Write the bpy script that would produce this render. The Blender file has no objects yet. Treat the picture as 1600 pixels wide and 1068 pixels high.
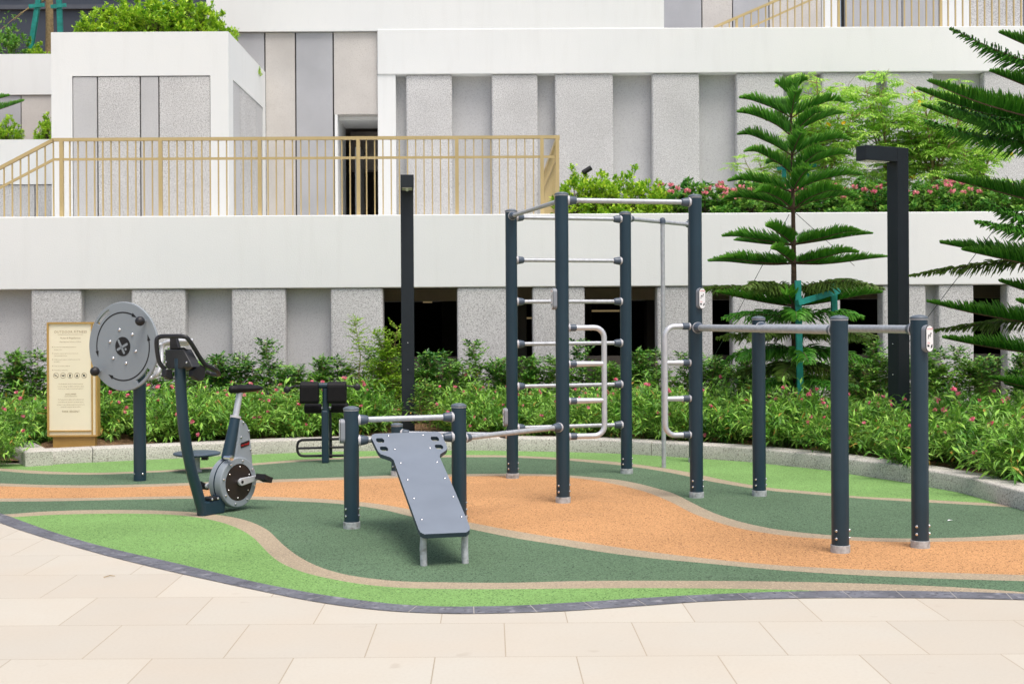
import bpy, math, random
from mathutils import Vector, Matrix
random.seed(7)
sc = bpy.context.scene
COL = sc.collection
RAD = math.radians

# ---------------------------------------------------------------- camera, sky, sun, exposure
F, VX, VY, ROLL, HC = 2000.0, 765.0, 497.2, 0.0055, 1.5
cam = bpy.data.cameras.new("camera"); co = bpy.data.objects.new("camera", cam); COL.objects.link(co)
cam.sensor_width = 36; cam.lens = 36 * F / 1600
cam.shift_x = (800 - VX) / 1600; cam.shift_y = -(534 - VY) / 1600
co.matrix_world = Matrix.Translation((0, 0, HC)) @ Matrix.Rotation(RAD(90), 4, 'X') @ Matrix.Rotation(-ROLL, 4, 'Z')
cam.clip_end = 500
cam.dof.use_dof = True; cam.dof.focus_distance = 10.3; cam.dof.aperture_fstop = 6.3
sc.camera = co
SUN_EL, SUN_AZ = RAD(68), RAD(152)          # azimuth clockwise from +Y: behind the camera, a little to the left
w = bpy.data.worlds.new("World"); sc.world = w; w.use_nodes = True
nt = w.node_tree; sky = nt.nodes.new('ShaderNodeTexSky'); sky.sky_type = 'NISHITA'; sky.sun_disc = False
sky.sun_elevation = SUN_EL; sky.sun_rotation = SUN_AZ; sky.air_density = 1.0; sky.dust_density = 6.0; sky.ozone_density = 0.6
nt.links.new(sky.outputs[0], nt.nodes['Background'].inputs[0]); nt.nodes['Background'].inputs[1].default_value = 0.142
sl = bpy.data.lights.new("sun", 'SUN'); sl.energy = 1.5; sl.angle = RAD(26); sl.color = (1, .995, .985)
so = bpy.data.objects.new("sun", sl); COL.objects.link(so)
sd = Vector((math.sin(SUN_AZ) * math.cos(SUN_EL), math.cos(SUN_AZ) * math.cos(SUN_EL), math.sin(SUN_EL)))
so.rotation_euler = sd.to_track_quat('Z', 'Y').to_euler()
sc.view_settings.view_transform = 'Standard'; sc.view_settings.look = 'None'
sc.view_settings.exposure = 0.37; sc.view_settings.gamma = 1

# ---------------------------------------------------------------- measuring helpers (photo pixel -> metres)
def ray(px, py):
    dx, dy = px - VX, py - VY
    return dx - ROLL * dy, dy + ROLL * dx
def P(px, py, z=0.0):
    u, v = ray(px, py); Y = F * (HC - z) / v
    return Vector((u * Y / F, Y, z))
def Q(px, py, Y):
    u, v = ray(px, py)
    return Vector((u * Y / F, Y, HC - v * Y / F))
def XQ(px, Y, py=480): return Q(px, py, Y).x
def ZQ(py, Y, px=765): return Q(px, py, Y).z

# ---------------------------------------------------------------- object helpers
ORG = {}
def tag(o, label=None, cat=None, group=None, kind=None):
    if label: o['label'] = label
    if cat: o['category'] = cat
    if group: o['group'] = group
    if kind: o['kind'] = kind
    return o
def thing(name, loc, label, cat, group=None):
    o = bpy.data.objects.new(name, None); COL.objects.link(o); o.location = loc
    o.empty_display_size = .1; ORG[o.name] = Vector(loc)
    return tag(o, label, cat, group)
def org(p): return ORG.get(p.name, Vector((0, 0, 0))) if p else Vector((0, 0, 0))
class MB:
    def __init__(s): s.v = []; s.f = []; s.sm = []; s.at = None
    def add(s, vs, fs, smooth=False):
        n = len(s.v); s.v += [tuple(x) for x in vs]; s.f += [tuple(i + n for i in f) for f in fs]; s.sm += [smooth] * len(fs); return s
    def box(s, x0, x1, y0, y1, z0, z1):
        return s.add([(x0,y0,z0),(x1,y0,z0),(x1,y1,z0),(x0,y1,z0),(x0,y0,z1),(x1,y0,z1),(x1,y1,z1),(x0,y1,z1)],
                     [(0,3,2,1),(4,5,6,7),(0,1,5,4),(1,2,6,5),(2,3,7,6),(3,0,4,7)])
    def obox(s, c, ax, ay, az, hx, hy, hz):
        c, ax, ay, az = Vector(c), Vector(ax).normalized(), Vector(ay).normalized(), Vector(az).normalized()
        vs = [c + ax*hx*i + ay*hy*j + az*hz*k for k in (-1,1) for i, j in ((-1,-1),(1,-1),(1,1),(-1,1))]
        return s.add(vs, [(0,3,2,1),(4,5,6,7),(0,1,5,4),(1,2,6,5),(2,3,7,6),(3,0,4,7)])
    def tube(s, pts, r, seg=12, caps=True, smooth=True):
        pts = [Vector(p) for p in pts]; n = len(pts)
        rs = r if isinstance(r, (list, tuple)) else [r] * n
        rings = []; prev = None
        for i, p in enumerate(pts):
            t = (pts[min(i+1, n-1)] - pts[max(i-1, 0)]).normalized()
            if prev is None:
                a = Vector((0,0,1)) if abs(t.z) < .9 else Vector((1,0,0)); u = t.cross(a).normalized()
            else: u = (prev - t * prev.dot(t)).normalized()
            prev = u; w_ = t.cross(u)
            rings.append([p + (u*math.cos(2*math.pi*k/seg) + w_*math.sin(2*math.pi*k/seg)) * rs[i] for k in range(seg)])
        vs = [q for R in rings for q in R]
        fs = [(i*seg+k, i*seg+(k+1)%seg, (i+1)*seg+(k+1)%seg, (i+1)*seg+k) for i in range(n-1) for k in range(seg)]
        s.add(vs, fs, smooth)
        if caps:
            s.add(rings[0], [tuple(range(seg-1, -1, -1))]); s.add(rings[-1], [tuple(range(seg))])
        return s
    def lathe(s, c, axis, prof, seg=24, smooth=True):   # prof: (radius, distance along axis); a repeated point makes a crisp edge
        c = Vector(c); t = Vector(axis).normalized()
        a = Vector((0,0,1)) if abs(t.z) < .9 else Vector((1,0,0)); u = t.cross(a).normalized(); w_ = t.cross(u)
        for (r0, h0), (r1, h1) in zip(prof[:-1], prof[1:]):
            if abs(r0-r1) + abs(h0-h1) < 1e-7: continue
            A = [c + t*h0 + (u*math.cos(2*math.pi*k/seg) + w_*math.sin(2*math.pi*k/seg))*r0 for k in range(seg)]
            B = [c + t*h1 + (u*math.cos(2*math.pi*k/seg) + w_*math.sin(2*math.pi*k/seg))*r1 for k in range(seg)]
            s.add(A + B, [(k, (k+1) % seg, seg+(k+1) % seg, seg+k) for k in range(seg)], smooth)
        return s
    def ball(s, c, r, seg=16, rings=9, sz=1.0):
        return s.lathe(Vector(c), (0,0,1), [(max(1e-5, r*math.sin(math.pi*i/rings)), -r*sz*math.cos(math.pi*i/rings)) for i in range(rings+1)], seg)
    def prism(s, poly, d):            # poly: world points of the front outline, d: thickness vector
        n = len(poly); d = Vector(d); a = [Vector(p) for p in poly]; b = [p + d for p in a]
        s.add(a, [tuple(range(n))]); s.add(b, [tuple(range(n-1, -1, -1))])
        for i in range(n):
            j = (i+1) % n; s.add([a[i], a[j], b[j], b[i]], [(0, 3, 2, 1)])
        return s
    def build(s, name, mat, parent=None, bevel=0, seg=2):
        me = bpy.data.meshes.new(name); o_ = org(parent)
        me.from_pydata([Vector(v) - o_ for v in s.v], [], s.f); me.update()
        me.polygons.foreach_set('use_smooth', s.sm)
        if s.at:
            a = me.attributes.new('tip', 'FLOAT', 'POINT'); a.data.foreach_set('value', s.at)
        me.materials.append(mat)
        o = bpy.data.objects.new(name, me); COL.objects.link(o)
        if parent: o.parent = parent; ORG[o.name] = o_
        if bevel:
            import bmesh
            bm = bmesh.new(); bm.from_mesh(me); bmesh.ops.remove_doubles(bm, verts=bm.verts, dist=1e-5)
            bmesh.ops.recalc_face_normals(bm, faces=bm.faces); bm.to_mesh(me); bm.free()
            m = o.modifiers.new('bevel', 'BEVEL'); m.width = bevel; m.segments = seg; m.limit_method = 'ANGLE'; m.angle_limit = RAD(40); m.harden_normals = False
        return o
def copy_tree(o, parent=None):
    c = o.copy(); COL.objects.link(c)
    if parent: c.parent = parent
    for ch in list(o.children): copy_tree(ch, c)
    return c
def text(body, size, pos, right, up, mat, parent, name, align='CENTER', spacing=1.0):
    cu = bpy.data.curves.new(name, 'FONT'); cu.body = body; cu.size = size; cu.align_x = align; cu.resolution_u = 2; cu.space_character = spacing
    tmp = bpy.data.objects.new('tmp', cu); COL.objects.link(tmp)
    dg = bpy.context.evaluated_depsgraph_get(); me = bpy.data.meshes.new_from_object(tmp.evaluated_get(dg))
    bpy.data.objects.remove(tmp); bpy.data.curves.remove(cu)
    right, up = Vector(right).normalized(), Vector(up).normalized(); o_ = org(parent); pos = Vector(pos)
    for v in me.vertices: v.co = pos - o_ + right * v.co.x + up * v.co.y
    me.materials.clear(); me.materials.append(mat); me.name = name
    o = bpy.data.objects.new(name, me); COL.objects.link(o); o.parent = parent; ORG[o.name] = o_
    return o
def catmull(pts, n=6):
    pts = [Vector(p) for p in pts]; out = []
    for i in range(len(pts)-1):
        p0, p1, p2, p3 = pts[max(i-1,0)], pts[i], pts[i+1], pts[min(i+2, len(pts)-1)]
        for k in range(n):
            t = k/n
            out.append(.5*((2*p1) + (p2-p0)*t + (2*p0-5*p1+4*p2-p3)*t*t + (3*p1-p0-3*p2+p3)*t**3))
    return out + [pts[-1]]

# ---------------------------------------------------------------- materials
def newmat(name):
    m = bpy.data.materials.new(name); m.use_nodes = True
    return m, m.node_tree, m.node_tree.nodes['Principled BSDF']
def mixc(nt, fac, a, b):
    n = nt.nodes.new('ShaderNodeMix'); n.data_type = 'RGBA'
    for k, x in ((6, a), (7, b)):
        if isinstance(x, tuple): n.inputs[k].default_value = (*x, 1)
        else: nt.links.new(x, n.inputs[k])
    if isinstance(fac, float): n.inputs[0].default_value = fac
    else: nt.links.new(fac, n.inputs[0])
    return n.outputs[2]
def noise(nt, scale, detail=2, vec=None, rough=.5):
    n = nt.nodes.new('ShaderNodeTexNoise'); n.inputs['Scale'].default_value = scale; n.inputs['Detail'].default_value = detail; n.inputs['Roughness'].default_value = rough
    if vec is None:
        g = nt.nodes.new('ShaderNodeNewGeometry'); vec = g.outputs['Position']
    nt.links.new(vec, n.inputs['Vector']); return n.outputs['Fac']
def ramp(nt, fac, lo, hi):
    n = nt.nodes.new('ShaderNodeMapRange'); n.inputs[1].default_value = lo; n.inputs[2].default_value = hi
    nt.links.new(fac, n.inputs[0]); return n.outputs[0]
def bump(nt, b, h, strength, dist=.01):
    n = nt.nodes.new('ShaderNodeBump'); n.inputs['Strength'].default_value = strength; n.inputs['Distance'].default_value = dist
    nt.links.new(h, n.inputs['Height']); nt.links.new(n.outputs[0], b.inputs['Normal'])
def M(name, col, rough=.5, metal=0.0, spec=.5, var=.12, vs=3.0, speck=None, bmp=None, coat=0):
    """speck = (colour, scale, low, high): grains of another colour; bmp = (scale, strength, distance)"""
    m, nt, b = newmat(name)
    dark = tuple(c*(1-var) for c in col); lite = tuple(min(1, c*(1+var)) for c in col)
    c = mixc(nt, ramp(nt, noise(nt, vs, 4), .3, .7), dark, lite)
    if speck:
        for sp in (speck if isinstance(speck, list) else [speck]):
            c = mixc(nt, ramp(nt, noise(nt, sp[1], 1.5), sp[2], sp[3]), c, sp[0])
    nt.links.new(c, b.inputs['Base Color'])
    b.inputs['Roughness'].default_value = rough; b.inputs['Metallic'].default_value = metal; b.inputs['Specular IOR Level'].default_value = spec
    b.inputs['Coat Weight'].default_value = coat
    if bmp: bump(nt, b, noise(nt, bmp[0], 2), bmp[1], bmp[2])
    return m
def leafmat(name, dark, mid, lite, trans=.3, rough=.45, tip=None, dead=False):
    m, nt, b = newmat(name)
    g = nt.nodes.new('ShaderNodeNewGeometry'); r = g.outputs['Random Per Island']
    c = mixc(nt, ramp(nt, r, 0, .55), dark, mid); c = mixc(nt, ramp(nt, r, .6, 1.0), c, lite)
    c = mixc(nt, ramp(nt, noise(nt, 2.2, 2), .35, .75), c, mixc(nt, .5, c, lite))
    if dead: c = mixc(nt, ramp(nt, r, .972, .974), c, (.42,.27,.05))
    if tip:
        a = nt.nodes.new('ShaderNodeAttribute'); a.attribute_name = 'tip'
        c = mixc(nt, a.outputs['Fac'], c, tip)
    nt.links.new(c, b.inputs['Base Color']); b.inputs['Roughness'].default_value = rough; b.inputs['Specular IOR Level'].default_value = .35
    t = nt.nodes.new('ShaderNodeBsdfTranslucent'); nt.links.new(c, t.inputs['Color'])
    mx = nt.nodes.new('ShaderNodeMixShader'); mx.inputs[0].default_value = trans
    nt.links.new(b.outputs[0], mx.inputs[1]); nt.links.new(t.outputs[0], mx.inputs[2])
    nt.links.new(mx.outputs[0], nt.nodes['Material Output'].inputs['Surface'])
    return m
def emat(name, col, s):
    m, nt, b = newmat(name); b.inputs['Emission Color'].default_value = (*col, 1); b.inputs['Emission Strength'].default_value = s; b.inputs['Base Color'].default_value = (*col, 1)
    return m

white = M('white_render_paint', (.755,.80,.805), .85, var=.025, vs=.8, bmp=(55, .35, .006))
def plaster():
    m, nt, b = newmat('white_render_paint'); g = nt.nodes.new('ShaderNodeNewGeometry'); mp = nt.nodes.new('ShaderNodeMapping'); nt.links.new(g.outputs['Position'], mp.inputs[0]); mp.inputs['Scale'].default_value = (3.2,3.2,.35)
    c = mixc(nt, ramp(nt, noise(nt, .7, 4), .3, .7), (.775,.80,.79), (.805,.825,.81))
    c = mixc(nt, ramp(nt, noise(nt, 1.6, 5, mp.outputs[0], .65), .52, .80), c, mixc(nt, .22, c, (.62,.63,.60)))
    c = mixc(nt, ramp(nt, noise(nt, 9, 4), .66, .82), c, mixc(nt, .2, c, (.64,.64,.60)))
    nt.links.new(c, b.inputs['Base Color']); b.inputs['Roughness'].default_value = .85; bump(nt, b, noise(nt, 55, 2), .35, .006); return m
white = plaster()
pebble = M('washed_pebble_render', (.60,.605,.595), .9, var=.10, vs=1.2, speck=[((.31,.305,.305),72,.50,.64),((.74,.74,.74),60,.60,.72)], bmp=(80,.4,.006))
pebble_warm = M('washed_pebble_warm', (.56,.54,.505), .9, var=.11, vs=1.2, speck=[((.48,.45,.42),70,.55,.70)], bmp=(80,.4,.006))
pebble_cool = M('washed_pebble_cool', (.43,.44,.455), .9, var=.10, vs=1.2, speck=[((.40,.41,.44),70,.55,.70)], bmp=(80,.4,.006))
recess = M('fine_grey_render', (.54,.548,.548), .9, var=.08, vs=1.0, speck=[((.40,.40,.41),80,.54,.68)], bmp=(80,.3,.004))
jointm = M('dark_joint', (.05,.045,.04), .9)
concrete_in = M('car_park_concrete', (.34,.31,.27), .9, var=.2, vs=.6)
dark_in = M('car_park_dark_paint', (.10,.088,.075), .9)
dark_facade = M('blue_grey_cladding', (.055,.065,.085), .35, var=.15, vs=.7)
kerbm = M('washed_granite_kerb', (.53,.51,.46), .9, var=.1, vs=1.5, speck=[((.26,.24,.21),80,.5,.66),((.72,.69,.64),70,.6,.74)], bmp=(90,.5,.006))
soil = M('brown_soil_mulch', (.17,.095,.045), .95, var=.4, vs=14, speck=((.38,.24,.12),45,.55,.7), bmp=(40,1,.03))
def rubber(name, col, grain, lo=.54, hi=.62, var=.06):
    m, nt, b = newmat(name); dk = tuple(c*.86 for c in col); lt = tuple(min(1,c*1.12) for c in col); pale = tuple(min(1,c*.72+.10) for c in col)
    c = mixc(nt, ramp(nt, noise(nt, .9, 5), .3, .7), dk, lt)
    g = nt.nodes.new('ShaderNodeNewGeometry'); mp = nt.nodes.new('ShaderNodeMapping'); nt.links.new(g.outputs['Position'], mp.inputs[0]); mp.inputs['Scale'].default_value = (.8,2.6,1)
    c = mixc(nt, ramp(nt, noise(nt, 2.3, 7, mp.outputs[0], .7), .58, .80), c, mixc(nt, .55, c, pale))
    c = mixc(nt, ramp(nt, noise(nt, 3.7, 5, None, .7), .60, .82), c, mixc(nt, .4, c, tuple(x*.6 for x in col)))
    for sp in ((grain,92,lo-.02,hi-.02), (tuple(min(1,x*1.4) for x in col),100,.57,.70)): c = mixc(nt, ramp(nt, noise(nt, sp[1], 1.5), sp[2], sp[3]), c, sp[0])
    nt.links.new(c, b.inputs['Base Color']); b.inputs['Roughness'].default_value = .92; b.inputs['Specular IOR Level'].default_value = .2
    bump(nt, b, noise(nt, 110, 2), .7, .006); return m
r_light = rubber('light_green_rubber', (.185,.335,.105), (.06,.12,.035), .57, .68)
r_dark = rubber('dark_green_rubber', (.105,.172,.10), (.03,.045,.03), .56, .66)
r_orange = rubber('orange_rubber', (.50,.27,.12), (.13,.06,.03), .60, .67)
r_beige = rubber('beige_rubber', (.36,.295,.205), (.24,.20,.15), .55, .7)
post_blue = M('blue_grey_powder_coat', (.013,.037,.057), .38, var=.06, vs=6, bmp=(300,.08,.001))
cap_blue = M('cap_plastic', (.10,.125,.15), .45, var=.05)
clampm = M('clamp_plastic', (.07,.095,.13), .4, var=.08, vs=20)
plate_grey = M('plate_housing_grey', (.24,.26,.29), .45, var=.05)
lite_plastic = M('pale_grey_plastic', (.50,.50,.52), .5, var=.04)
galv = M('galvanised_steel', (.44,.465,.49), .45, .3, var=.14, vs=30)
galv_dull = M('weathered_zinc', (.46,.48,.49), .6, .2, var=.2, vs=40, speck=((.25,.24,.22),25,.55,.75))
alum = M('satin_aluminium', (.58,.60,.63), .35, .35, var=.06, vs=20)
steel_bolt = M('steel_bolt', (.75,.75,.76), .22, 1.0, var=.05)
board = M('grey_blue_board', (.18,.21,.25), .42, var=.06, vs=5, bmp=(200,.1,.001))
board_edge = M('board_edge', (.03,.05,.07), .5)
disc_grey = M('disc_grey_board', (.26,.295,.32), .42, var=.03, vs=4, bmp=(200,.08,.001))
bike_grey = M('housing_grey', (.265,.30,.33), .45, var=.05, vs=8)
black_rub = M('black_rubber', (.012,.012,.014), .5, var=.2, vs=20)
black_foam = M('black_foam', (.006,.006,.007), .6, spec=.25, var=.2, vs=20)
brown_black = M('brown_black_disc', (.022,.014,.011), .5)
blackp = M('black_print', (.006,.006,.007), .5)
redp = M('red_print', (.65,.01,.015), .5)
whitep = M('white_label', (.82,.82,.82), .4, var=.02)
lampm = M('charcoal_lamp_paint', (.006,.012,.018), .5, var=.1, vs=5)
gold = M('tan_metal_paint', (.53,.41,.195), .5, var=.05, vs=5)
sign_gold = M('sign_bronze_frame', (.44,.27,.075), .45, var=.06, vs=8)
sign_face = M('sign_cream_face', (.84,.77,.58), .5, var=.02)
sign_ink = M('sign_brown_ink', (.34,.25,.13), .6)
teal = M('teal_stake_paint', (.008,.24,.20), .6, var=.25, vs=12)
bark = M('brown_bark', (.10,.062,.038), .9, var=.35, vs=25, bmp=(60,.8,.01))
bark_lite = M('tan_bark', (.33,.24,.12), .9, var=.3, vs=25, bmp=(60,.6,.01))
wire = M('green_wire', (.02,.05,.035), .5)
lens = M('lamp_lens', (.75,.75,.72), .25, var=.03)
lf_front = leafmat('narrow_leaf', (.018,.10,.012), (.13,.37,.035), (.42,.68,.11), .2, dead=True)
lf_back = leafmat('glossy_dark_leaf', (.010,.075,.014), (.05,.21,.028), (.28,.54,.06), .18, .4)
lf_bright = leafmat('bright_young_leaf', (.13,.32,.02), (.25,.50,.03), (.45,.65,.05), .35)
lf_yellow = leafmat('yellow_green_leaf', (.09,.28,.015), (.28,.56,.03), (.66,.82,.07), .3)
lf_penta = leafmat('broad_leaf', (.035,.17,.03), (.09,.32,.05), (.36,.60,.09), .3)
lf_tecoma = leafmat('light_feathery_leaf', (.20,.45,.05), (.38,.68,.09), (.62,.84,.18), .4)
lf_pine = leafmat('pine_needles', (.014,.10,.008), (.05,.25,.02), (.11,.40,.035), .18, .5, tip=(.30,.62,.06))
lf_pine_dark = leafmat('dark_pine_needles', (.009,.07,.006), (.03,.17,.012), (.07,.28,.025), .15, .5, tip=(.20,.46,.04))
lf_pine_old = leafmat('old_pine_needles', (.04,.09,.01), (.075,.15,.015), (.13,.21,.03), .15, .55, tip=(.17,.36,.03))
stem_green = M('green_stem', (.10,.17,.03), .6)
petal_pink = leafmat('pink_petal', (.72,.10,.19), (.82,.19,.28), (.88,.36,.42), .25)
petal_rose = leafmat('rose_petal', (.70,.07,.25), (.80,.24,.30), (.84,.46,.36), .25)
petal_yellow = leafmat('yellow_petal', (.75,.45,.01), (.85,.55,.01), (.9,.65,.03), .25)

# ---------------------------------------------------------------- ground: paving, slate edge, coloured rubber
def curve(pts):
    pts = sorted(pts); xs = [p[0] for p in pts]; ys = [p[1] for p in pts]; n = len(xs)
    d = [(ys[i+1]-ys[i])/(xs[i+1]-xs[i]) for i in range(n-1)]
    m = [d[0]] + [(d[i-1]+d[i])/2 for i in range(1, n-1)] + [d[-1]]
    def f(x):
        if x <= xs[0]: return ys[0] + m[0]*(x-xs[0])*.6
        if x >= xs[-1]: return ys[-1] + m[-1]*(x-xs[-1])*.6
        i = max(k for k in range(n-1) if xs[k] <= x); h = xs[i+1]-xs[i]; t = (x-xs[i])/h
        return ((2*t**3-3*t*t+1)*ys[i] + (t**3-2*t*t+t)*h*m[i] + (-2*t**3+3*t*t)*ys[i+1] + (t**3-t*t)*h*m[i+1])
    return f
cU = curve([(-60,783),(0,801),(67,825),(100,835.5),(150,850),(210,864.5),(262,876),(322,890),(400,908.5),(450,918.5),(500,927.5),(600,941),(650,945),(700,946.5),(750,946.3),(800,945.3),(900,940),(1000,933.5),(1100,928),(1200,924),(1300,922),(1400,922),(1500,923.5),(1600,926.5)])
cL = curve([(-60,799),(0,816),(37,829),(100,848),(150,862.5),(200,875.5),(260,890),(300,899),(400,920.5),(500,940),(600,952.5),(700,957.3),(800,956.3),(880,953.5),(1000,945.5),(1100,938.5),(1250,933.5),(1400,933),(1500,933.8),(1600,936)])
c1u = curve([(-40,806),(8,803),(62,799),(125,796.5),(200,796),(250,797),(300,799.5),(337,803.5),(362,807),(385,812.5),(400,818),(420,829),(442,850),(465,867.5),(490,881),(530,894.5),(580,903),(630,907.5),(700,909),(800,909.5),(900,907),(1050,906.5),(1200,907.5),(1300,909.5),(1400,912.5),(1500,917),(1565,921.5),(1600,924.5)])
c1l = curve([(-40,811),(25,807),(75,804),(150,802),(225,802),(275,804),(325,810.5),(357,819),(382,830),(400,843),(415,859),(432,874),(465,890),(530,906),(580,913.5),(640,918),(725,919.5),(800,919.5),(900,918.5),(1000,918),(1100,918.5),(1225,920.5),(1300,923)])
c2u = curve([(0,778),(125,777.5),(225,775.5),(300,774.5),(400,775),(475,777.5),(535,781),(600,788),(642,795.5),(737,816),(800,828),(875,840.5),(950,852),(1025,862.5),(1125,874),(1200,881),(1300,887),(1450,893),(1600,897.5)])
c2l = curve([(0,783),(75,782.5),(175,780.5),(250,779),(320,778.5),(400,780),(450,782),(535,787),(600,796),(646,807),(736,826),(800,839),(875,851),(950,863),(1025,872),(1100,879),(1200,888.5),(1300,895.5),(1450,902.5),(1600,907)])
c3u = curve([(0,754.5),(75,757),(150,757.5),(225,756),(292,754),(400,749.5),(475,747),(560,744),(615,742),(702,740.5),(790,739.5),(870,741),(925,745),(975,750.5),(1025,762),(1055,771.5),(1080,784),(1110,798.5),(1150,812.5),(1200,824),(1250,831),(1300,835.5),(1350,839),(1425,840.5),(1500,839),(1600,834)])
c3l = curve([(0,759),(75,761),(150,761.5),(225,760),(292,758),(400,754),(475,751),(560,748),(625,746),(702,744),(790,743),(870,744),(925,749.5),(975,759),(1015,770),(1050,784.5),(1082,801),(1120,815),(1157,825),(1200,832.5),(1250,838.5),(1300,841.5),(1350,844.5),(1425,846),(1500,845),(1600,842.5)])
c4u = curve([(0,731),(50,734.5),(100,737),(150,738),(225,735.5),(292,732),(400,723),(450,719),(500,716),(560,713),(625,711),(695,710.5),(790,711),(870,714.5),(925,718),(975,722.5),(1025,729),(1077,737.5),(1100,742.5),(1137,750.5),(1200,761),(1250,766),(1302,770.5),(1330,774),(1427,779),(1500,783),(1557,786)])
c4l = curve([(0,735),(50,739),(100,740.5),(150,741),(225,738),(292,735),(400,726),(450,722),(500,718.5),(560,715.5),(625,714),(702,713.8),(790,714),(870,717.5),(925,722),(975,727),(1025,734),(1077,744),(1100,749.5),(1137,756),(1200,765.5),(1250,770),(1302,774.5),(1330,777),(1427,783),(1500,787),(1570,791)])
cK = curve([(-200,731),(17,727.5),(37,727.5),(144,722.5),(207,719.5),(270,716.5),(400,710),(462,707.5),(560,704.8),(700,703.8),(790,704.5),(895,706.5),(970,709),(1015,711.5),(1077,715.5),(1177,722.5),(1200,725),(1300,736),(1330,741),(1427,756),(1457,762),(1500,770),(1555,785.5),(1600,798),(1680,826)])
def area(name, fa, fb, mat, z, x0=-500, x1=1990, step=5):
    """one sheet of ground between two measured border lines"""
    vs, fs = [], []; n = 0; x = x0
    while x <= x1:
        lim = cU(x) if name != 'slate_edge' else 1e9
        k = cK(x) - 3
        a = min(max(fa(x), k), lim); b = min(max(fb(x), k), lim)
        vs += [P(x, a, z), P(x, b, z)]
        if n: fs.append((2*n-2, 2*n-1, 2*n+1, 2*n))
        n += 1; x += step
    return tag(MB().add(vs, fs).build(name, mat), kind='structure')
area('light_green_rubber_ground', lambda x: cK(x)-3, c4u, r_light, .004)
area('beige_rubber_line', c4u, c4l, r_beige, .004)
area('dark_green_rubber_ground', c4l, c3u, r_dark, .004)
area('beige_rubber_line', c3u, c3l, r_beige, .004)
area('orange_rubber_ground', c3l, c2u, r_orange, .004)
area('beige_rubber_line', c2u, c2l, r_beige, .004)
area('dark_green_rubber_ground', c2l, c1u, r_dark, .004)
area('beige_rubber_line', c1u, c1l, r_beige, .004)
area('light_green_rubber_ground', c1l, cU, r_light, .004)
# slate sett edging: stones laid along the curve with pale joints
def slate_material():
    m = M('slate_edge_stone', (.125,.13,.15), .75, var=.3, vs=4, speck=[((.24,.24,.26),14,.58,.72),((.06,.06,.07),40,.58,.7)], bmp=(25,.7,.01))
    return m
slate = slate_material(); joint_pale = M('pale_mortar', (.40,.38,.35), .9)
sp_u, sp_l = [], []
x = -420
while x < 1990: sp_u.append(P(x, cU(x), .0042)); sp_l.append(P(x, cL(x), .0042)); x += 4
low_ = sp_l; sp_l = []
for i, p in enumerate(sp_u):
    t = (sp_u[min(i+1,len(sp_u)-1)]-sp_u[max(i-1,0)]).normalized(); nn = Vector((t.y,-t.x,0))
    d = min((q_-p).length for q_ in low_[max(0,i-60):i+60]); sp_l.append(p + nn*max(.12, min(.34, d)))
tag(MB().add([q for a, b in zip(sp_u, sp_l) for q in ((a.x,a.y,.0026),(b.x,b.y,.0026))], [(2*i,2*i+1,2*i+3,2*i+2) for i in range(len(sp_u)-1)]).build('mortar_bed', joint_pale), kind='structure')
mb = MB(); acc = 0; start = 0; L = .285
for i in range(1, len(sp_u)):
    acc += (sp_u[i] - sp_u[i-1]).length
    if acc >= L or i == len(sp_u)-1:
        seg = list(range(start, i+1)); g = .006
        t = (sp_u[i]-sp_u[start]).normalized()
        for k in range(len(seg)-1):
            a, b = seg[k], seg[k+1]
            ua, la, ub, lb = sp_u[a].copy(), sp_l[a].copy(), sp_u[b].copy(), sp_l[b].copy()
            if k == 0: ua += t*g*.5; la += t*g*.5
            if k == len(seg)-2: ub -= t*g*.5; lb -= t*g*.5
            mb.add([ua, la, lb, ub], [(0,1,2,3)])
        start = i; acc = 0
tag(mb.build('slate_edge', slate), kind='structure')
# sandstone slabs, running bond
m, nt_, b = newmat('sandstone_slabs')
g = nt_.nodes.new('ShaderNodeNewGeometry'); mp = nt_.nodes.new('ShaderNodeMapping'); nt_.links.new(g.outputs['Position'], mp.inputs[0])
_j = P(390, 975); T = .627
mp.inputs['Location'].default_value = (-(_j.x % T) , -(_j.y % (2*T)) , 0)
br = nt_.nodes.new('ShaderNodeTexBrick'); nt_.links.new(mp.outputs[0], br.inputs['Vector'])
br.offset = .5; br.inputs['Scale'].default_value = 1; br.inputs['Brick Width'].default_value = T; br.inputs['Row Height'].default_value = T; br.inputs['Mortar Size'].default_value = .003; br.inputs['Mortar Smooth'].default_value = .3
br.inputs['Color1'].default_value = (.535,.507,.432,1); br.inputs['Color2'].default_value = (.485,.45,.38,1); br.inputs['Mortar'].default_value = (.33,.27,.19,1)
c = mixc(nt_, ramp(nt_, noise(nt_, 1.6, 5), .35, .75), br.outputs['Color'], mixc(nt_, .22, br.outputs['Color'], (.55,.43,.30)))
c = mixc(nt_, ramp(nt_, noise(nt_, 60, 3), .45, .8), c, mixc(nt_, .2, c, (.38,.33,.26)))
c = mixc(nt_, ramp(nt_, noise(nt_, 5.5, 2), .70, .76), c, mixc(nt_, .3, c, (.33,.27,.20)))
c = mixc(nt_, ramp(nt_, noise(nt_, .5, 6, None, .7), .45, .8), c, mixc(nt_, .3, c, (.44,.37,.28)))
nt_.links.new(c, b.inputs['Base Color']); b.inputs['Roughness'].default_value = .7; bump(nt_, b, br.outputs['Fac'], -.3, .004)
paving = m
tag(MB().add([(-60,-30,.0005),(60,-30,.0005),(60,90,.0005),(-60,90,.0005)], [(0,1,2,3)]).build('paving', paving), kind='structure')

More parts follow.
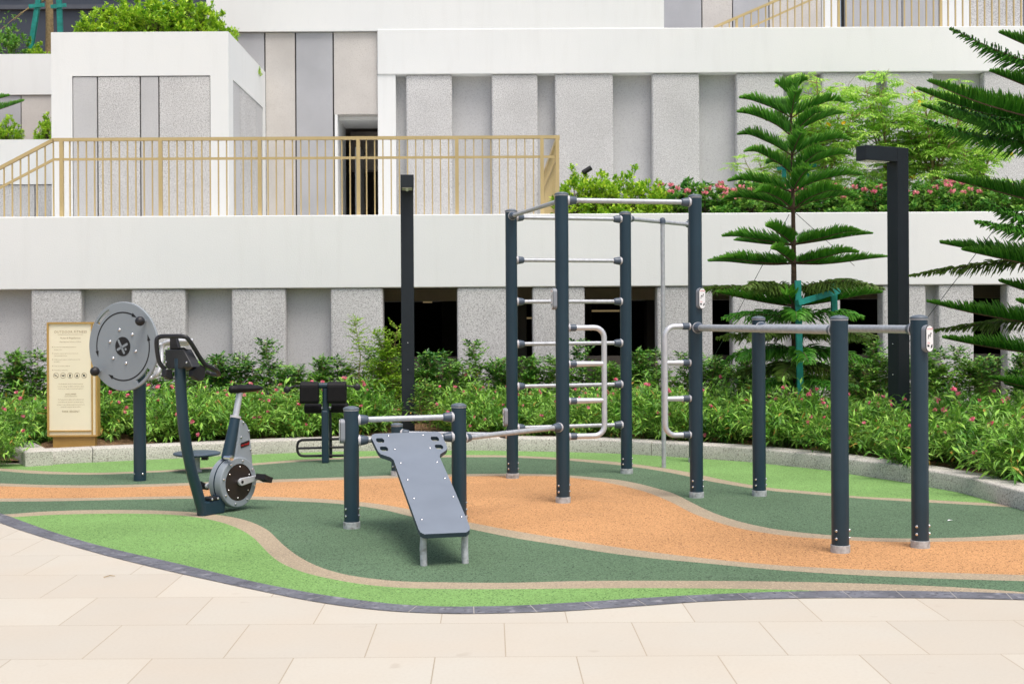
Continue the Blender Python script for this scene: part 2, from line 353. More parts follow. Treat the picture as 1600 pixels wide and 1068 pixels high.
# ---------------------------------------------------------------- kerb and planting bed
def kerb_path():
    pts = []; x = 37
    while x <= 1690: pts.append(P(x, cK(x))); x += 9
    c0 = pts[0]
    back = [c0 + Vector((-.62, 1.14, 0)).normalized() * s for s in (4.5, 3.0, 1.5, .6, .12)]
    d = (pts[-1]-pts[-5]).normalized(); pts += [pts[-1] + d*s + Vector((0, -.03*s*s, 0)) for s in (.5, 1.2, 2.2, 3.5)]
    return back + [c0] + pts[1:]
KP = kerb_path(); KH, KW = .152, .27
def knorm(i, run=None):
    if run == 'back' or (run is None and i < 5): a, b = KP[0], KP[5]
    elif run is None and i == 5 or run == 'front' and i == 5: a, b = KP[5], KP[7]
    else: a, b = KP[max(i-1,5)], KP[min(i+1,len(KP)-1)]
    t = (b-a).normalized(); return Vector((-t.y, t.x, 0))
prof = [(0,0),(0,KH-.018),(.006,KH-.006),(.018,KH),(KW-.015,KH),(KW,KH-.012),(KW,0)]
bounds = [0, 5]; jx = [P(144, cK(144)).x, P(560, cK(560)).x, P(1015, cK(1015)).x, 4.6, 6.1]
for X in jx: bounds.append(min(range(6, len(KP)), key=lambda i: abs(KP[i].x - X)))
bounds = sorted(set(bounds + [len(KP)-1]))
mb = MB()
for a, b in zip(bounds[:-1], bounds[1:]):
    rings = []
    for i in range(a, b+1):
        run = 'back' if b <= 5 else 'front'; p = KP[i].copy(); n_ = knorm(i, run); low_k = .003 if run == 'back' else 0
        t = Vector((n_.y, -n_.x, 0))
        if i == a: p += t*.004
        if i == b and run == 'front': p -= t*.004
        if i == b and run == 'back': p += t*.12
        rings.append([p + n_*o_ + Vector((0,0,max(0,h-low_k))) for o_, h in prof])
    m_ = len(prof); vs = [q for R in rings for q in R]
    mb.add(vs, [(i*m_+k, (i+1)*m_+k, (i+1)*m_+k+1, i*m_+k+1) for i in range(len(rings)-1) for k in range(m_-1)], True)
    mb.add(rings[0], [tuple(range(m_))]); mb.add(rings[-1], [tuple(range(m_-1,-1,-1))])
tag(mb.build('kerb', kerbm), kind='structure')
YW = 18.0
mb = MB(); rows = []
for i in range(0, len(KP)):
    q = KP[i] + knorm(i)*(KW-.02); rows.append((q, Vector((q.x*1.12, YW+.2, 0))))
NY = 14; vs = []
for q, e in rows:
    for k in range(NY+1):
        t = k/NY; p = q.lerp(e, t); vs.append((p.x, p.y, .115 + .05*math.sin(3.1*t) + random.uniform(-.012,.012)*(k>0)))
mb.add(vs, [(i*(NY+1)+k, (i+1)*(NY+1)+k, (i+1)*(NY+1)+k+1, i*(NY+1)+k+1) for i in range(5, len(rows)-1) for k in range(NY)], True)
tag(mb.build('planting_bed_soil', soil), kind='structure')
inn = [KP[i] + knorm(i)*(KW-.03) for i in range(0,5)]
tag(MB().add([(p.x,p.y,.112) for p in inn] + [(KP[9].x,KP[9].y+.2,.112),(KP[9].x,YW+.2,.112),(inn[0].x,YW+.2,.112)], [tuple(range(8))]).build('planting_bed_soil', soil), kind='structure')
tag(MB().add([(-13,13.2,.03),(-4.9,13.5,.03),(-6.6,18.2,.03),(-14,18.2,.03)], [(0,1,2,3)]).build('side_bed_soil', soil), kind='structure')

# ---------------------------------------------------------------- the building
bld = thing('terraced_building', (0, YW, 0), 'white and grey terraced building with pebbled stone ribs, filling the background', 'building')
def bpart(name, mat, bevel=0, **kw):
    mb = MB(); mb.box(*kw['b']); return mb.build(name, mat, bld, bevel)
XL, XR = XQ(-330, YW), XQ(2050, YW)
zb0, zb1 = ZQ(448.4, YW), ZQ(334.6, YW)
bpart('white_band', white, .012, b=(XL, XR, YW, YW+.32, zb0, zb1))
bpart('terrace_floor', recess, b=(XL, XR, YW+.325, 23.2, zb1-.35, zb1-.10))
# lower storey: ribs and recessed panels
ribs = [(-110,-35),(47,126),(204,289),(361,446),(516,598),(714,793),(832,914),(1027,1114),(1145,1226),(1246,1314),(1380,1448),(1468,1523),(1575,1660),(1720,1800),(1840,1930)]
for a, c in ribs:
    bpart('stone_rib', pebble, .03, b=(XQ(a,YW), XQ(c,YW), YW+.025, YW+.30, 0, zb0-.003))
for a, c in ((-330,556),(1185,1280),(1414,1495),(1617,2040)):
    bpart('recessed_panel', recess, b=(XQ(a,YW+.2), XQ(c,YW+.2), YW+.215, YW+.40, 0, zb0-.003))
# car park behind the openings
bpart('car_park_floor', concrete_in, b=(-4, 10.8, YW+.41, 33, -.05, .02))
bpart('car_park_ceiling', concrete_in, b=(-4, 10.8, YW+.41, 33, zb0+.02, zb0+.2))
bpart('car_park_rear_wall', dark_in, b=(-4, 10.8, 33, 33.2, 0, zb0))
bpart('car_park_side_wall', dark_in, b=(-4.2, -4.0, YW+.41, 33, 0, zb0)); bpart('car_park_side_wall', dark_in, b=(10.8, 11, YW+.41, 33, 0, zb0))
bpart('car_park_beam', M('beam_paint', (.52,.44,.32), .8), b=(-3.9, 10.7, YW+1.6, YW+1.95, zb0-.17, zb0+.015))
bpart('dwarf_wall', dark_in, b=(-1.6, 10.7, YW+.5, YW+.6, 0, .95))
for px, Y in ((780, 21), (1010, 24), (690, 27), (890, 26)):
    bpart('car_park_column', concrete_in, .02, b=(XQ(px,Y), XQ(px,Y)+.45, Y, Y+.45, .02, zb0+.02))
# upper storey
YU = 22.8
zu0, zu1 = ZQ(115.8, YU), ZQ(45.6, YU); zt = zb1-.10
zw = ZQ(49.0, YU, 470)
bpart('white_wall', white, b=(XQ(592,YU), XQ(620,YU), YU, YU+.5, zt, zu0))
bpart('white_band', white, .012, b=(XQ(592,YU), XQ(2050,YU), YU-.02, YU+.5, zu0, zu1))
bpart('white_wall', white, b=(XQ(592,YU), XQ(1040,YU), YU, YU+.5, zu1, zu1+1.4))
bpart('white_wall', white, b=(XQ(325,YU), XQ(592,YU), YU, YU+.5, zw, zu1+1.4))
for a, c in ((636,708),(770,842),(869,960),(1021,1095),(1153,1227),(1287,1372),(1388,1461),(1540,1615),(1660,1740)):
    bpart('stone_rib', pebble, .03, b=(XQ(a,YU), XQ(c,YU), YU+.02, YU+.24, zt, zu0-.003))
bpart('recessed_panel', recess, b=(XQ(620,YU), XQ(2050,YU), YU+.245, YU+.5, zt, zu0-.003))
bounds_ = [(345,415,pebble_cool),(415,463,pebble_warm),(463,522,pebble_cool)]
for a, c, m_ in bounds_:
    bpart('stone_panel', m_, .008, b=(XQ(a,YU)+.012, XQ(c,YU)-.012, YU+.06, YU+.3, zt, zw-.01))
zd = ZQ(178, YU, 560)
bpart('stone_panel', pebble_warm, .008, b=(XQ(522,YU)+.012, XQ(592,YU)-.004, YU+.06, YU+.3, zd, zw-.01))
bpart('dark_joint', jointm, b=(XQ(345,YU), XQ(522,YU), YU+.09, YU+.34, zt, zw-.004))
# doorway beyond the railing
xd0, xd1 = XQ(524,YU), XQ(592,YU)
bpart('door_reveal', white, b=(xd0, xd0+.05, YU+.06, YU+1.35, zt, zd))
bpart('door_soffit', white, b=(xd0+.05, xd1+.3, YU+.31, YU+1.35, zd-.06, zd))
bpart('corridor_wall', white, b=(xd0+.22, xd0+.32, YU+1.4, YU+2.2, zt, zd-.4))
bpart('corridor_beam', concrete_in, b=(xd0+.05, xd1+.6, YU+2.2, YU+2.5, zd-.75, zd))
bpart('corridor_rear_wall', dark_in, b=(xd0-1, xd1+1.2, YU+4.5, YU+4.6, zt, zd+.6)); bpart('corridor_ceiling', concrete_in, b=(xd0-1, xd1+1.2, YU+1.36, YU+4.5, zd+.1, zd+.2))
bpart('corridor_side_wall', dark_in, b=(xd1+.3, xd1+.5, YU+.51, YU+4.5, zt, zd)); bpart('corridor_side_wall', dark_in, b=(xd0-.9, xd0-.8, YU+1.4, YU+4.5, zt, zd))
# planter box with panelled front and side
YP = 19.6; xp0, xp1 = XQ(80,YP,130), XQ(357,YP,130); zp = ZQ(50, YP, 220); zpp = ZQ(118.5, YP, 220)
bpart('planter_wall', white, b=(xp0, xp1, YP, YP+.12, zpp, zp))
bpart('planter_wall', white, b=(xp0, XQ(113,YP,200), YP, YP+.12, zt, zpp)); bpart('planter_wall', white, b=(XQ(329,YP,200), xp1, YP, YP+.12, zt, zpp))
bpart('planter_joint', jointm, b=(XQ(113,YP,200), XQ(329,YP,200), YP+.06, YP+.12, zt, zpp))
for a, c, m_ in ((113,152,recess),(152,219,pebble),(219,248,recess),(248,329,pebble)):
    bpart('stone_panel', m_, .006, b=(XQ(a,YP,200)+.010, XQ(c,YP,200)-.010, YP+.012, YP+.06, zt, zpp-.012))
ya, yb = 19.95, 22.6
bpart('planter_wall', white, b=(xp1-.12, xp1, YP+.121, YU+.05, zpp, zp)); bpart('planter_wall', white, b=(xp1-.12, xp1, YP+.121, ya, zt, zpp)); bpart('planter_wall', white, b=(xp1-.12, xp1, yb, YU+.05, zt, zpp))
bpart('planter_joint', jointm, b=(xp1-.12, xp1-.07, ya, yb, zt, zpp))
for a, c, m_ in ((19.95,20.56,recess),(20.56,21.98,pebble),(21.98,22.6,recess)):
    bpart('stone_panel', m_, b=(xp1-.07, xp1-.012, a+.012, c-.012, zt, zpp-.012))
bpart('planter_wall', white, b=(xp0, xp0+.12, YP+.121, 23.5, zt, zp))
bpart('planter_soil', soil, b=(xp0+.12, xp1-.12, YP+.12, YU+.05, zp-.3, zp-.12))
# left terraces
Ya = 20.8; za = ZQ(218, Ya, 40); zac = ZQ(288, Ya, 40)
bpart('white_wall', white, b=(XL-2, xp0-.003, Ya, Ya+.2, zac, za))
bpart('dark_joint', jointm, b=(XL-2, xp0-.003, Ya+.08, Ya+.2, zt, zac))
for a, c in ((-200,-60),(-60,54),(54,86)):
    bpart('stone_panel', pebble, b=(XQ(a,Ya,310)+.01, min(XQ(c,Ya,310)-.01, xp0-.01), Ya+.02, Ya+.08, zt, zac-.012))
bpart('planter_soil', soil, b=(XL-2, xp0-.003, Ya+.2, 23.0, za-.3, za-.08))
Yb = 23.0; zc0, zc1 = ZQ(148, Yb, 40), ZQ(84.5, Yb, 40)
bpart('white_wall', white, b=(XL-3, xp0-.003, Yb, Yb+.25, zc0, zc1))
for a, c, m_ in ((-120,32,pebble_cool),(32,84,pebble_warm)):
    bpart('stone_panel', m_, b=(XQ(a,Yb,180)+.01, min(XQ(c,Yb,180)-.01, xp0-.004), Yb+.03, Yb+.2, za-.2, zc0-.01))
bpart('dark_joint', jointm, b=(XL-3, xp0-.004, Yb+.07, Yb+.22, za-.2, zc0-.003))
bpart('planter_soil', soil, b=(XL-3, XQ(340,26), Yb+.25, 29.9, zc1-.3, zc1-.08))
# dark cladding far behind on the left
bpart('dark_facade', dark_facade, b=(XQ(-300,30), XQ(330,30), 30, 30.4, 5, 13))
zz = ZQ(12, 30, 150)
bpart('facade_ledge', M('ledge_metal', (.09,.10,.12), .4), b=(XQ(-300,30), XQ(330,30), 29.9, 30, zz-.05, zz+.05))
for a, c in ((-60,40),(160,215),(250,300)):
    bpart('facade_window', M('dark_window_glass', (.01,.013,.02), .08, spec=.8), b=(XQ(a,30), XQ(c,30), 29.96, 30.0, zz+.25, zz+1.6))
# top right gallery
YG = 26.0
zG0, zG1 = zu1-.4, zu1+3
for a, c, m_ in ((1036,1097,pebble_cool),(1097,1145,pebble_warm),(1145,1202,pebble_cool),(1202,1285,pebble_warm),(1320,1410,pebble_cool),(1410,1468,pebble_cool),(1517,1600,pebble),(1600,1700,pebble_cool)):
    bpart('stone_panel', m_, b=(XQ(a,YG,20)+.012, XQ(c,YG,20)-.012, YG+.02, YG+.3, zG0, zG1))
bpart('dark_joint', jointm, b=(XQ(1036,YG,20), XQ(1286,YG,20), YG+.08, YG+.28, zG0, zG1)); bpart('dark_joint', jointm, b=(XQ(1320,YG,20), XQ(1468,YG,20), YG+.08, YG+.28, zG0, zG1))
bpart('white_wall', white, b=(XQ(1285,YG,20), XQ(1309,YG,20), YG, YG+.4, zG0, zG1)); bpart('white_wall', white, b=(XQ(1468,YG,20), XQ(1517,YG,20), YG, YG+.4, zG0, zG1))
bpart('gallery_floor', recess, b=(XQ(1040,YU), XQ(2050,YU), YU+.501, YG+3, zu1-.5, zu1-.3))
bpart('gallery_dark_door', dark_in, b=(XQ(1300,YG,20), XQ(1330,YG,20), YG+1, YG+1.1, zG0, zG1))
bpart('gallery_side_wall', white, b=(XQ(1040,YU), XQ(1040,YU)-.2, YU+.501, YG+.02, zu1-.3, zu1+1.4)) if False else None

# ceiling lamps glowing in the car park
tube_glow = emat('lit_tube', (1, .75, .38), .13)
for px, py, Y, wdt, lab in ((668,473,23.5,.16,'small lit ceiling lamp glowing in the car park opening beside the dark lamp post'),
                            (822,498,31,.5,'yellow lit strip lamp deep in the narrow car park opening'),
                            (932,487,28,1.0,'long dim lit strip lamp in the car park opening behind the climbing posts')):
    q = Q(px, py, Y); q.z = min(q.z, zb0-.05)
    t = thing('ceiling_light', q, lab, 'ceiling light')
    MB().box(q.x-wdt/2, q.x+wdt/2, q.y-.06, q.y+.06, q.z, q.z+.04).build('diffuser', tube_glow, t)
    MB().tube([q+Vector((0,0,.04)), Vector((q.x,q.y,zb0+.02))], .012, 8).build('stem', dark_in, t)

# ---------------------------------------------------------------- railings
YR = YW+.16; zr1 = ZQ(214.8, YR); zr2 = ZQ(245.5, YR); zrb = zb1
rail = thing('terrace_railing', (XQ(400,YR), YR, zb1), 'long tan metal railing on the terrace edge above the white band', 'railing')
xa, xc = XQ(84,YR,220), XQ(872,YR,220)
xl = XQ(-260,YR,250); slope = (ZQ(218,YR,84) - ZQ(262,YR,0)) / (XQ(84,YR) - XQ(0,YR))
def zrail(X): return zr1 if X >= xa else zr1 - (xa-X)*slope
def beam(p, q, wz, wy, name, mat, parent):
    p, q = Vector(p), Vector(q); t = (q-p).normalized(); s_ = Vector((-t.y, t.x, 0)); s_ = s_.normalized() if s_.length > 1e-4 else Vector((0,1,0))
    return MB().obox((p+q)/2, t, s_, t.cross(s_), (q-p).length/2, wy/2, wz/2).build(name, mat, parent)
xbk = xc - .03
beam((xa-.01,YR,zr1), (xc+.02,YR,zr1), .045, .055, 'handrail', gold, rail); beam((xl,YR,zrail(xl)), (xa,YR,zr1), .045, .055, 'handrail', gold, rail)
beam((xa,YR,zr2), (xc,YR,zr2), .035, .025, 'mid_rail', gold, rail); beam((xl,YR,zrail(xl)-(zr1-zr2)), (xa,YR,zr2), .035, .025, 'mid_rail', gold, rail)
beam((xc,YR+.03,zr1), (xc,YU,zr1), .045, .055, 'handrail', gold, rail); beam((xc,YR+.03,zr2), (xc,YU,zr2), .035, .025, 'mid_rail', gold, rail)
posts_px = [-58,96.5,251,406,560,714,847,871]
for px in posts_px:
    X = XQ(px,YR,280); MB().box(X-.025, X+.025, YR-.03, YR+.03, zrb, zrail(X)-.022).build('railing_post', gold, rail)
for a, c, n_ in ((-58,96.5,12),(96.5,251,12),(251,406,12),(406,560,12),(560,714,12),(714,847,10)):
    for k in range(1, n_):
        X = XQ(a+(c-a)*k/n_, YR, 280)
        MB().box(X-.008, X+.008, YR-.014, YR+.014, zrb, zrail(X)-.022).build('baluster', gold, rail)
for k in range(1, 18):
    Y = YR + (YU-YR)*k/18
    MB().box(xc-.018, xc+.018, Y-.010, Y+.010, zrb-.1, zr1-.022).build('baluster', gold, rail)
YS = YU+.15
up = thing('gallery_railing', (XQ(1350,YS), YS, zu1), 'tan metal railing with sloping stair handrail at the upper right gallery', 'railing')
s0, s1 = Q(1116,43,YS), Q(1262,-20,YS)
beam(s0, s1, .045, .055, 'handrail', gold, up); m0, m1 = Q(1172,43,YS), Q(1312,-20,YS); beam(m0, m1, .035, .025, 'mid_rail', gold, up)
beam(s1, (XQ(1900,YS), YS, s1.z), .045, .055, 'handrail', gold, up)
k = 0; px = 1128
while px < 1760:
    X = XQ(px,YS,20); zt_ = s0.z + (s1.z-s0.z)*min(1, (X-s0.x)/(s1.x-s0.x))
    post = k % 14 == 2
    h = .022 if post else .009
    MB().box(X-h, X+h, YS-.02, YS+.02, zu1-.3, zt_-.02).build('railing_post' if post else 'baluster', gold, up)
    k += 1; px += 11.4

# ---------------------------------------------------------------- exercise rig
def base(px, py): 
    p = P(px, py); return Vector((p.x, p.y+.05, 0))
B0 = {'A':base(801,748),'B':base(880.5,786.5),'C':base(980,740.5),'D':base(1090,778.5),'E':base(1188.5,776),'G':base(1316.5,865),'I':base(1442,857.5),
      'K':base(548.5,827),'L':base(717.5,817),'N':base(620,744)}
B0['J'] = B0['C'] + Vector((.80,.93,0))
HT = 2.52
H = {'A':HT,'B':HT,'C':HT,'D':HT,'J':HT,'E':1.505,'G':1.505,'I':1.505,'K':.875,'L':.875,'N':.505}
rig = thing('workout_rig', B0['B'], 'large outdoor exercise rig of dark blue posts with grey bars, ladders and incline board', 'exercise rig')
R_ = .055
def bolt(c, n_, parent, r=.009):
    return MB().lathe(c, n_, [(1e-5,.008),(r*.6,.008),(r,.005),(r,.005),(r,-.002)], 10).build('bolt', steel_bolt, parent)
POST = {}
for k, p in B0.items():
    h = H[k]; mb = MB().lathe(p, (0,0,1), [(R_,.05),(R_,h-.028)], 28); po = mb.build('post', post_blue, rig); POST[k] = po
    MB().lathe(p, (0,0,1), [(R_+.006,0),(R_+.006,.05),(R_+.006,.05),(R_-.01,.053)], 28).build('base_collar', galv_dull, po)
    MB().lathe(p, (0,0,1), [(R_+.001,h-.03),(R_+.001,h-.026),(R_+.001,h-.026),(R_+.001,h-.024)], 28).build('cap_ring', lite_plastic, po)
    MB().lathe(p, (0,0,1), [(R_+.003,h-.024),(R_+.003,h-.015),(R_,h-.010),(R_*.75,h-.003),(R_*.4,h+.002),(1e-5,h+.004)], 28).build('cap', cap_blue, po)
    for ang in (-40, 75):
        d = Vector((math.sin(RAD(ang)), -math.cos(RAD(ang)), 0))
        for z in (.095, .145): bolt(p + d*R_ + Vector((0,0,z)), d, po)
def bar(a, b, z, r, mat=galv, za=None, flange=.036):
    pa, pb = B0[a].copy(), B0[b].copy(); pa.z = z; pb.z = za if za is not None else z
    t = (pb-pa).normalized(); s_, e_ = pa+t*R_, pb-t*R_
    o = MB().tube([s_, e_], r, 16, False).build('bar', mat, rig)
    for p, d in ((s_, t), (e_, -t)):
        MB().lathe(p-d*.012, d, [(flange*1.12,0),(flange*1.12,.018),(flange*1.12,.018),(r,.019)], 20).build('flange', lite_plastic, o)
        MB().lathe(p+d*.006, d, [(flange*1.05,0),(flange*1.0,.022),(flange*.82,.055),(r+.004,.062),(r,.063)], 20).build('clamp', clampm, o)
    return o
for z in (2.445, 2.045, 1.655, 1.258, .86, .472): bar('A','C', z, .0185)
bar('B','D', 2.455, .021); bar('A','B', 2.455, .0185); bar('C','J', 2.455, .0205)
bar('D','G', 1.413, .0275, galv, None, .042); bar('E','I', 1.413, .0275, galv, None, .042)
bar('L','B', .616, .020); bar('N','A', .41, .0185); bar('K','L', .777, .0205); bar('K','L', .630, .0205)
# fireman pole
pj = B0['C'].lerp(B0['J'], .47); pj = Vector((pj.x, pj.y, 0)); q = P(1037.5,731)
pl = MB().tube([(q.x,pj.y,0),(q.x,pj.y,2.46)], .022, 16).build('climbing_pole', galv, rig)
MB().lathe((q.x,pj.y,2.455), (0,0,1), [(.030,-.02),(.030,.015),(.022,.034),(1e-5,.042)], 16).build('pole_cap', clampm, pl)
# hand ladders on two posts
def ladder(k, t, w_, zs, zr):
    p = B0[k]; t = Vector(t).normalized(); z0, z1 = zs; rad = .085
    s_ = p + t*R_
    pts = [s_ + Vector((0,0,z1)), s_ + t*(w_-rad) + Vector((0,0,z1))]
    pts += [s_ + t*(w_-rad+rad*math.sin(a)) + Vector((0,0,z1-rad+rad*math.cos(a))) for a in [math.pi/2*i/6 for i in range(1,7)]]
    pts += [s_ + t*(w_-rad+rad*math.cos(a)) + Vector((0,0,z0+rad-rad*math.sin(a))) for a in [math.pi/2*i/6 for i in range(0,7)]]
    pts += [s_ + Vector((0,0,z0))]
    o = MB().tube(pts, .0225, 14, False).build('hand_ladder', alum, rig)
    for z in zr: MB().tube([s_+Vector((0,0,z)), s_+t*(w_-.01)+Vector((0,0,z))], [.026,.0195], 14, False).build('ladder_rung', alum, o)
    for z in (*zs, *zr):
        MB().lathe(s_+Vector((0,0,z))-t*.006, t, [(.030,0),(.030,.014),(.030,.014),(.024,.015)], 16).build('flange', lite_plastic, o)
        MB().lathe(s_+Vector((0,0,z))+t*.008, t, [(.0285,0),(.0285,.05),(.0285,.05),(.023,.055)], 16).build('clamp', clampm, o)
dBD = (B0['D']-B0['B']).normalized()
ladder('B', dBD, .30, (.537, 1.42), (1.125, .825)); ladder('D', -dBD, .215, (.525, 1.425), (1.123, .826))
# instruction plates
def plate(k, ang, z, hh=.088, ww=.036, face=True):
    p = B0[k]; n_ = Vector((math.sin(RAD(ang)), -math.cos(RAD(ang)), 0)); rt = Vector((math.cos(RAD(ang)), math.sin(RAD(ang)), 0)); upv = Vector((0,0,1))
    c = p + n_*(R_-.006) + upv*z
    def stad(w_, h_, off):
        pts = [c + n_*off + rt*w_*math.cos(a) + upv*((h_-w_) + w_*math.sin(a)) for a in [math.pi*i/10 for i in range(11)]]
        return pts + [c + n_*off + rt*w_*math.cos(a) + upv*(-(h_-w_) + w_*math.sin(a)) for a in [math.pi+math.pi*i/10 for i in range(11)]]
    o = MB().prism(stad(ww, hh, .03), -n_*.032).build('instruction_plate', plate_grey, POST[k])
    MB().prism(stad(ww*.97, hh*.975, .034), -n_*.004).build('plate_edge', blackp, POST[k])
    MB().prism(stad(ww*.88, hh*.94, .036), -n_*.002).build('plate_face', whitep, POST[k])
    if face:
        c2 = c + n_*.0375
        text('norwell', .017, c2+upv*.058, rt, upv, redp, POST[k], 'plate_lettering')
        mb = MB()
        for (x0,y0,x1,y1,t_) in ((-.016,.012,-.010,.026,.003),(-.010,.026,-.004,.016,.0025),(-.018,-.002,-.014,.012,.0025),(.004,.022,.009,.038,.003),(.009,.038,.014,.030,.0025),(.002,.010,.006,.022,.0025)):
            d = rt*(x1-x0)+upv*(y1-y0); e = d.normalized().cross(n_)*t_
            a = c2 + rt*x0+upv*y0; b_ = c2+rt*x1+upv*y1; mb.add([a-e,b_-e,b_+e,a+e], [(0,1,2,3)])
        mb.add([c2+rt*x+upv*y for x,y in ((-.024,-.052),(-.006,-.052),(-.008,-.040),(-.026,-.040))], [(0,1,2,3)])
        mb.add([c2+rt*x+upv*y for x,y in ((.006,-.062),(.022,-.056),(.024,-.036),(.012,-.040))], [(0,1,2,3)])
        mb.build('plate_pictogram', blackp, POST[k])
        text('12+', .017, c2+upv*-.034-rt*.012, rt, upv, redp, POST[k], 'plate_lettering')
plate('D', 32, 1.655); plate('I', 32, 1.355); plate('B', -82, 1.655); plate('K', -78, .70); plate('A', -80, .575)
plate('J', 60, 1.66)
# incline board: outline lies in the sloping plane carried by the low bar and the two legs
wdir = (B0['L']-B0['K']); wdir.z = 0; wdir.normalize()
bc = Q(695,832,7.72); tc = Q(636,676,9.30); ax = (tc-bc).normalized(); nrm = wdir.cross(ax).normalized()
if nrm.z < 0: nrm = -nrm
def onplane(px, py, off=0):
    u, v = ray(px, py); d = Vector((u/F, 1, -v/F)); o_ = Vector((0,0,HC))
    t = (bc + nrm*off - o_).dot(nrm) / d.dot(nrm); return o_ + d*t
out = [(586,677),(684,674),(689,677),(697,693),(699,699),(697,703),(688,709),(687,713),(711,767),(734,822),(734,827),(729,831),(663,834),(657,831),(654,826),(633,768),(615,718),(610,714),(595,709),(591,705),(580,683),(581,679)]
def quad_hole(cx, cy, w_, h_, sk): return [(cx+sk*dy+dx, cy+dy) for dx, dy in ((-w_,-h_*.4),(-w_*.7,-h_),(w_*.7,-h_),(w_,-h_*.4),(w_,h_*.4),(w_*.7,h_),(-w_*.7,h_),(-w_,h_*.4))]
holes = [quad_hole(594,687.5,6.2,3.4,.4), quad_hole(600,700.5,6.2,3.4,.4), quad_hole(679.5,685,6.2,3.4,.4), quad_hole(686,697.5,6.2,3.4,.4)]
def board_mesh(parent):
    import bmesh
    bm = bmesh.new(); o_ = org(parent); th = .028
    loops = [[bm.verts.new(onplane(*p)-o_) for p in lp] for lp in [out]+holes]
    es = [bm.edges.new((lp[i], lp[(i+1)%len(lp)])) for lp in loops for i in range(len(lp))]
    r = bmesh.ops.triangle_fill(bm, use_beauty=True, use_dissolve=False, edges=es, normal=nrm)
    faces = [f for f in r['geom'] if isinstance(f, bmesh.types.BMFace)]
    for f in faces:
        f.normal_update()
        if f.normal.dot(nrm) < 0: f.normal_flip()
    ex = bmesh.ops.extrude_face_region(bm, geom=faces); vs = [v for v in ex['geom'] if isinstance(v, bmesh.types.BMVert)]
    for v in vs: v.co += nrm*.0
    low = [v for lp in loops for v in lp]
    for v in low: v.co -= nrm*th
    bmesh.ops.recalc_face_normals(bm, faces=bm.faces)
    me = bpy.data.meshes.new('incline_board'); bm.to_mesh(me)
    me.materials.append(board); me.materials.append(board_edge)
    for p in me.polygons:
        if abs(p.normal.dot(nrm)) < .7: p.material_index = 1
    bm.free(); o = bpy.data.objects.new('incline_board', me); COL.objects.link(o); o.parent = parent; ORG[o.name] = o_
    return o
bo = board_mesh(rig)
for px, py in ((607,681),(661,680),(617,702),(672,700),(626,723.5),(683,722),(637,749.5),(695,747),(647,778.5),(708,776),(659,811.5),(721,807.5)): bolt(onplane(px,py), nrm, bo, .008)
for px, py, top in ((662,885,(662,833)),(727,881,(727,830))):
    f_ = P(px,py); f_.y += .02; tp = onplane(*top, -.028); tp = tp + ax*.05; tp.z -= .0
    ang = f_.copy(); MB().tube([f_, f_.lerp(tp,.5)+Vector((0,0,.0)), Vector((f_.x, f_.y+.02, tp.z))], [.021,.022,.019], 16).build('board_leg', galv_dull, rig)
mid = (onplane(640,690)+onplane(650,690))/2

# ---------------------------------------------------------------- turning wheel station
wp = base(216.5,752); 
wheel = thing('turning_wheel_station', wp, 'outdoor arm exerciser with large grey turning wheel, black arrows and two ball grips', 'exercise machine')
ang = RAD(-26); wn = Vector((math.sin(ang), -math.cos(ang), 0)); wr = Vector((math.cos(ang), math.sin(ang), 0)); wu = Vector((0,0,1))
wc = Q(192,541, wp.y-.13); WR = .413
def W(u, v, off=0): return wc + wr*u*WR + wu*v*WR + wn*off
hz = wc.z - .1
po = MB().tube([wp, wp+Vector((0,0,hz))], .058, 28).build('post', post_blue, wheel)
for a_ in (-45, 40):
    d = Vector((math.sin(RAD(a_)),-math.cos(RAD(a_)),0)); bolt(wp+d*.058+Vector((0,0,.07)), d, po)
MB().tube([wc-wn*.02, Vector((wp.x, wp.y, wc.z))+Vector((0,.02,0))], .06, 20).build('hub', post_blue, wheel)
# disc with two cut slots, on a polar grid
def disc_mesh():
    rs = [0,.2,.45,.7,.835,.93,.985,1.0]; NA = 96; th = .022; mb = MB()
    def hole(i, k):
        a = (k+.5)*360/NA
        return i == 4 and (118 < a < 145 or 298 < a < 325)
    for i in range(1, len(rs)-1+0):
        for k in range(NA):
            if hole(i, k): continue
            a0, a1 = 2*math.pi*k/NA, 2*math.pi*(k+1)/NA
            r0, r1 = rs[i], rs[i+1]
            if i == len(rs)-2: continue
            q4 = [(r0,a0),(r1,a0),(r1,a1),(r0,a1)]
            fr = [W(r*math.cos(a), r*math.sin(a), .0) for r, a in q4]; bk = [p - wn*th for p in fr]
            mb.add(fr, [(0,1,2,3)]); mb.add(bk, [(3,2,1,0)])
            if i == 4 and hole(i, (k-1) % NA): mb.add([fr[0],fr[1],bk[1],bk[0]], [(0,1,2,3)])
            if i == 4 and hole(i, (k+1) % NA): mb.add([fr[3],fr[2],bk[2],bk[3]], [(0,1,2,3)])
    for k in range(NA):
        a0, a1 = 2*math.pi*k/NA, 2*math.pi*(k+1)/NA
        c_ = [W(0,0), W(.2*math.cos(a0),.2*math.sin(a0)), W(.2*math.cos(a1),.2*math.sin(a1))]
        mb.add(c_, [(0,1,2)])
        for r in ((.835,.93) if hole(4,k) else ()):
            a = W(r*math.cos(a0),r*math.sin(a0)); b_ = W(r*math.cos(a1),r*math.sin(a1)); mb.add([a,b_,b_-wn*th,a-wn*th], [(0,1,2,3)])
    prof_ = [(.985*WR,0),(.997*WR,-.004),(1.0*WR,-.009),(1.0*WR,-.018),(.99*WR,-th)]
    mb.lathe(wc, wn, prof_, NA)
    return mb
dk = disc_mesh().build('wheel_disc', disc_grey, wheel)
MB().lathe(wc-wn*.023, wn, [(.985*WR,-.004),(.992*WR,0),(.98*WR,.0005)], 96).build('disc_rear_edge', black_rub, dk)
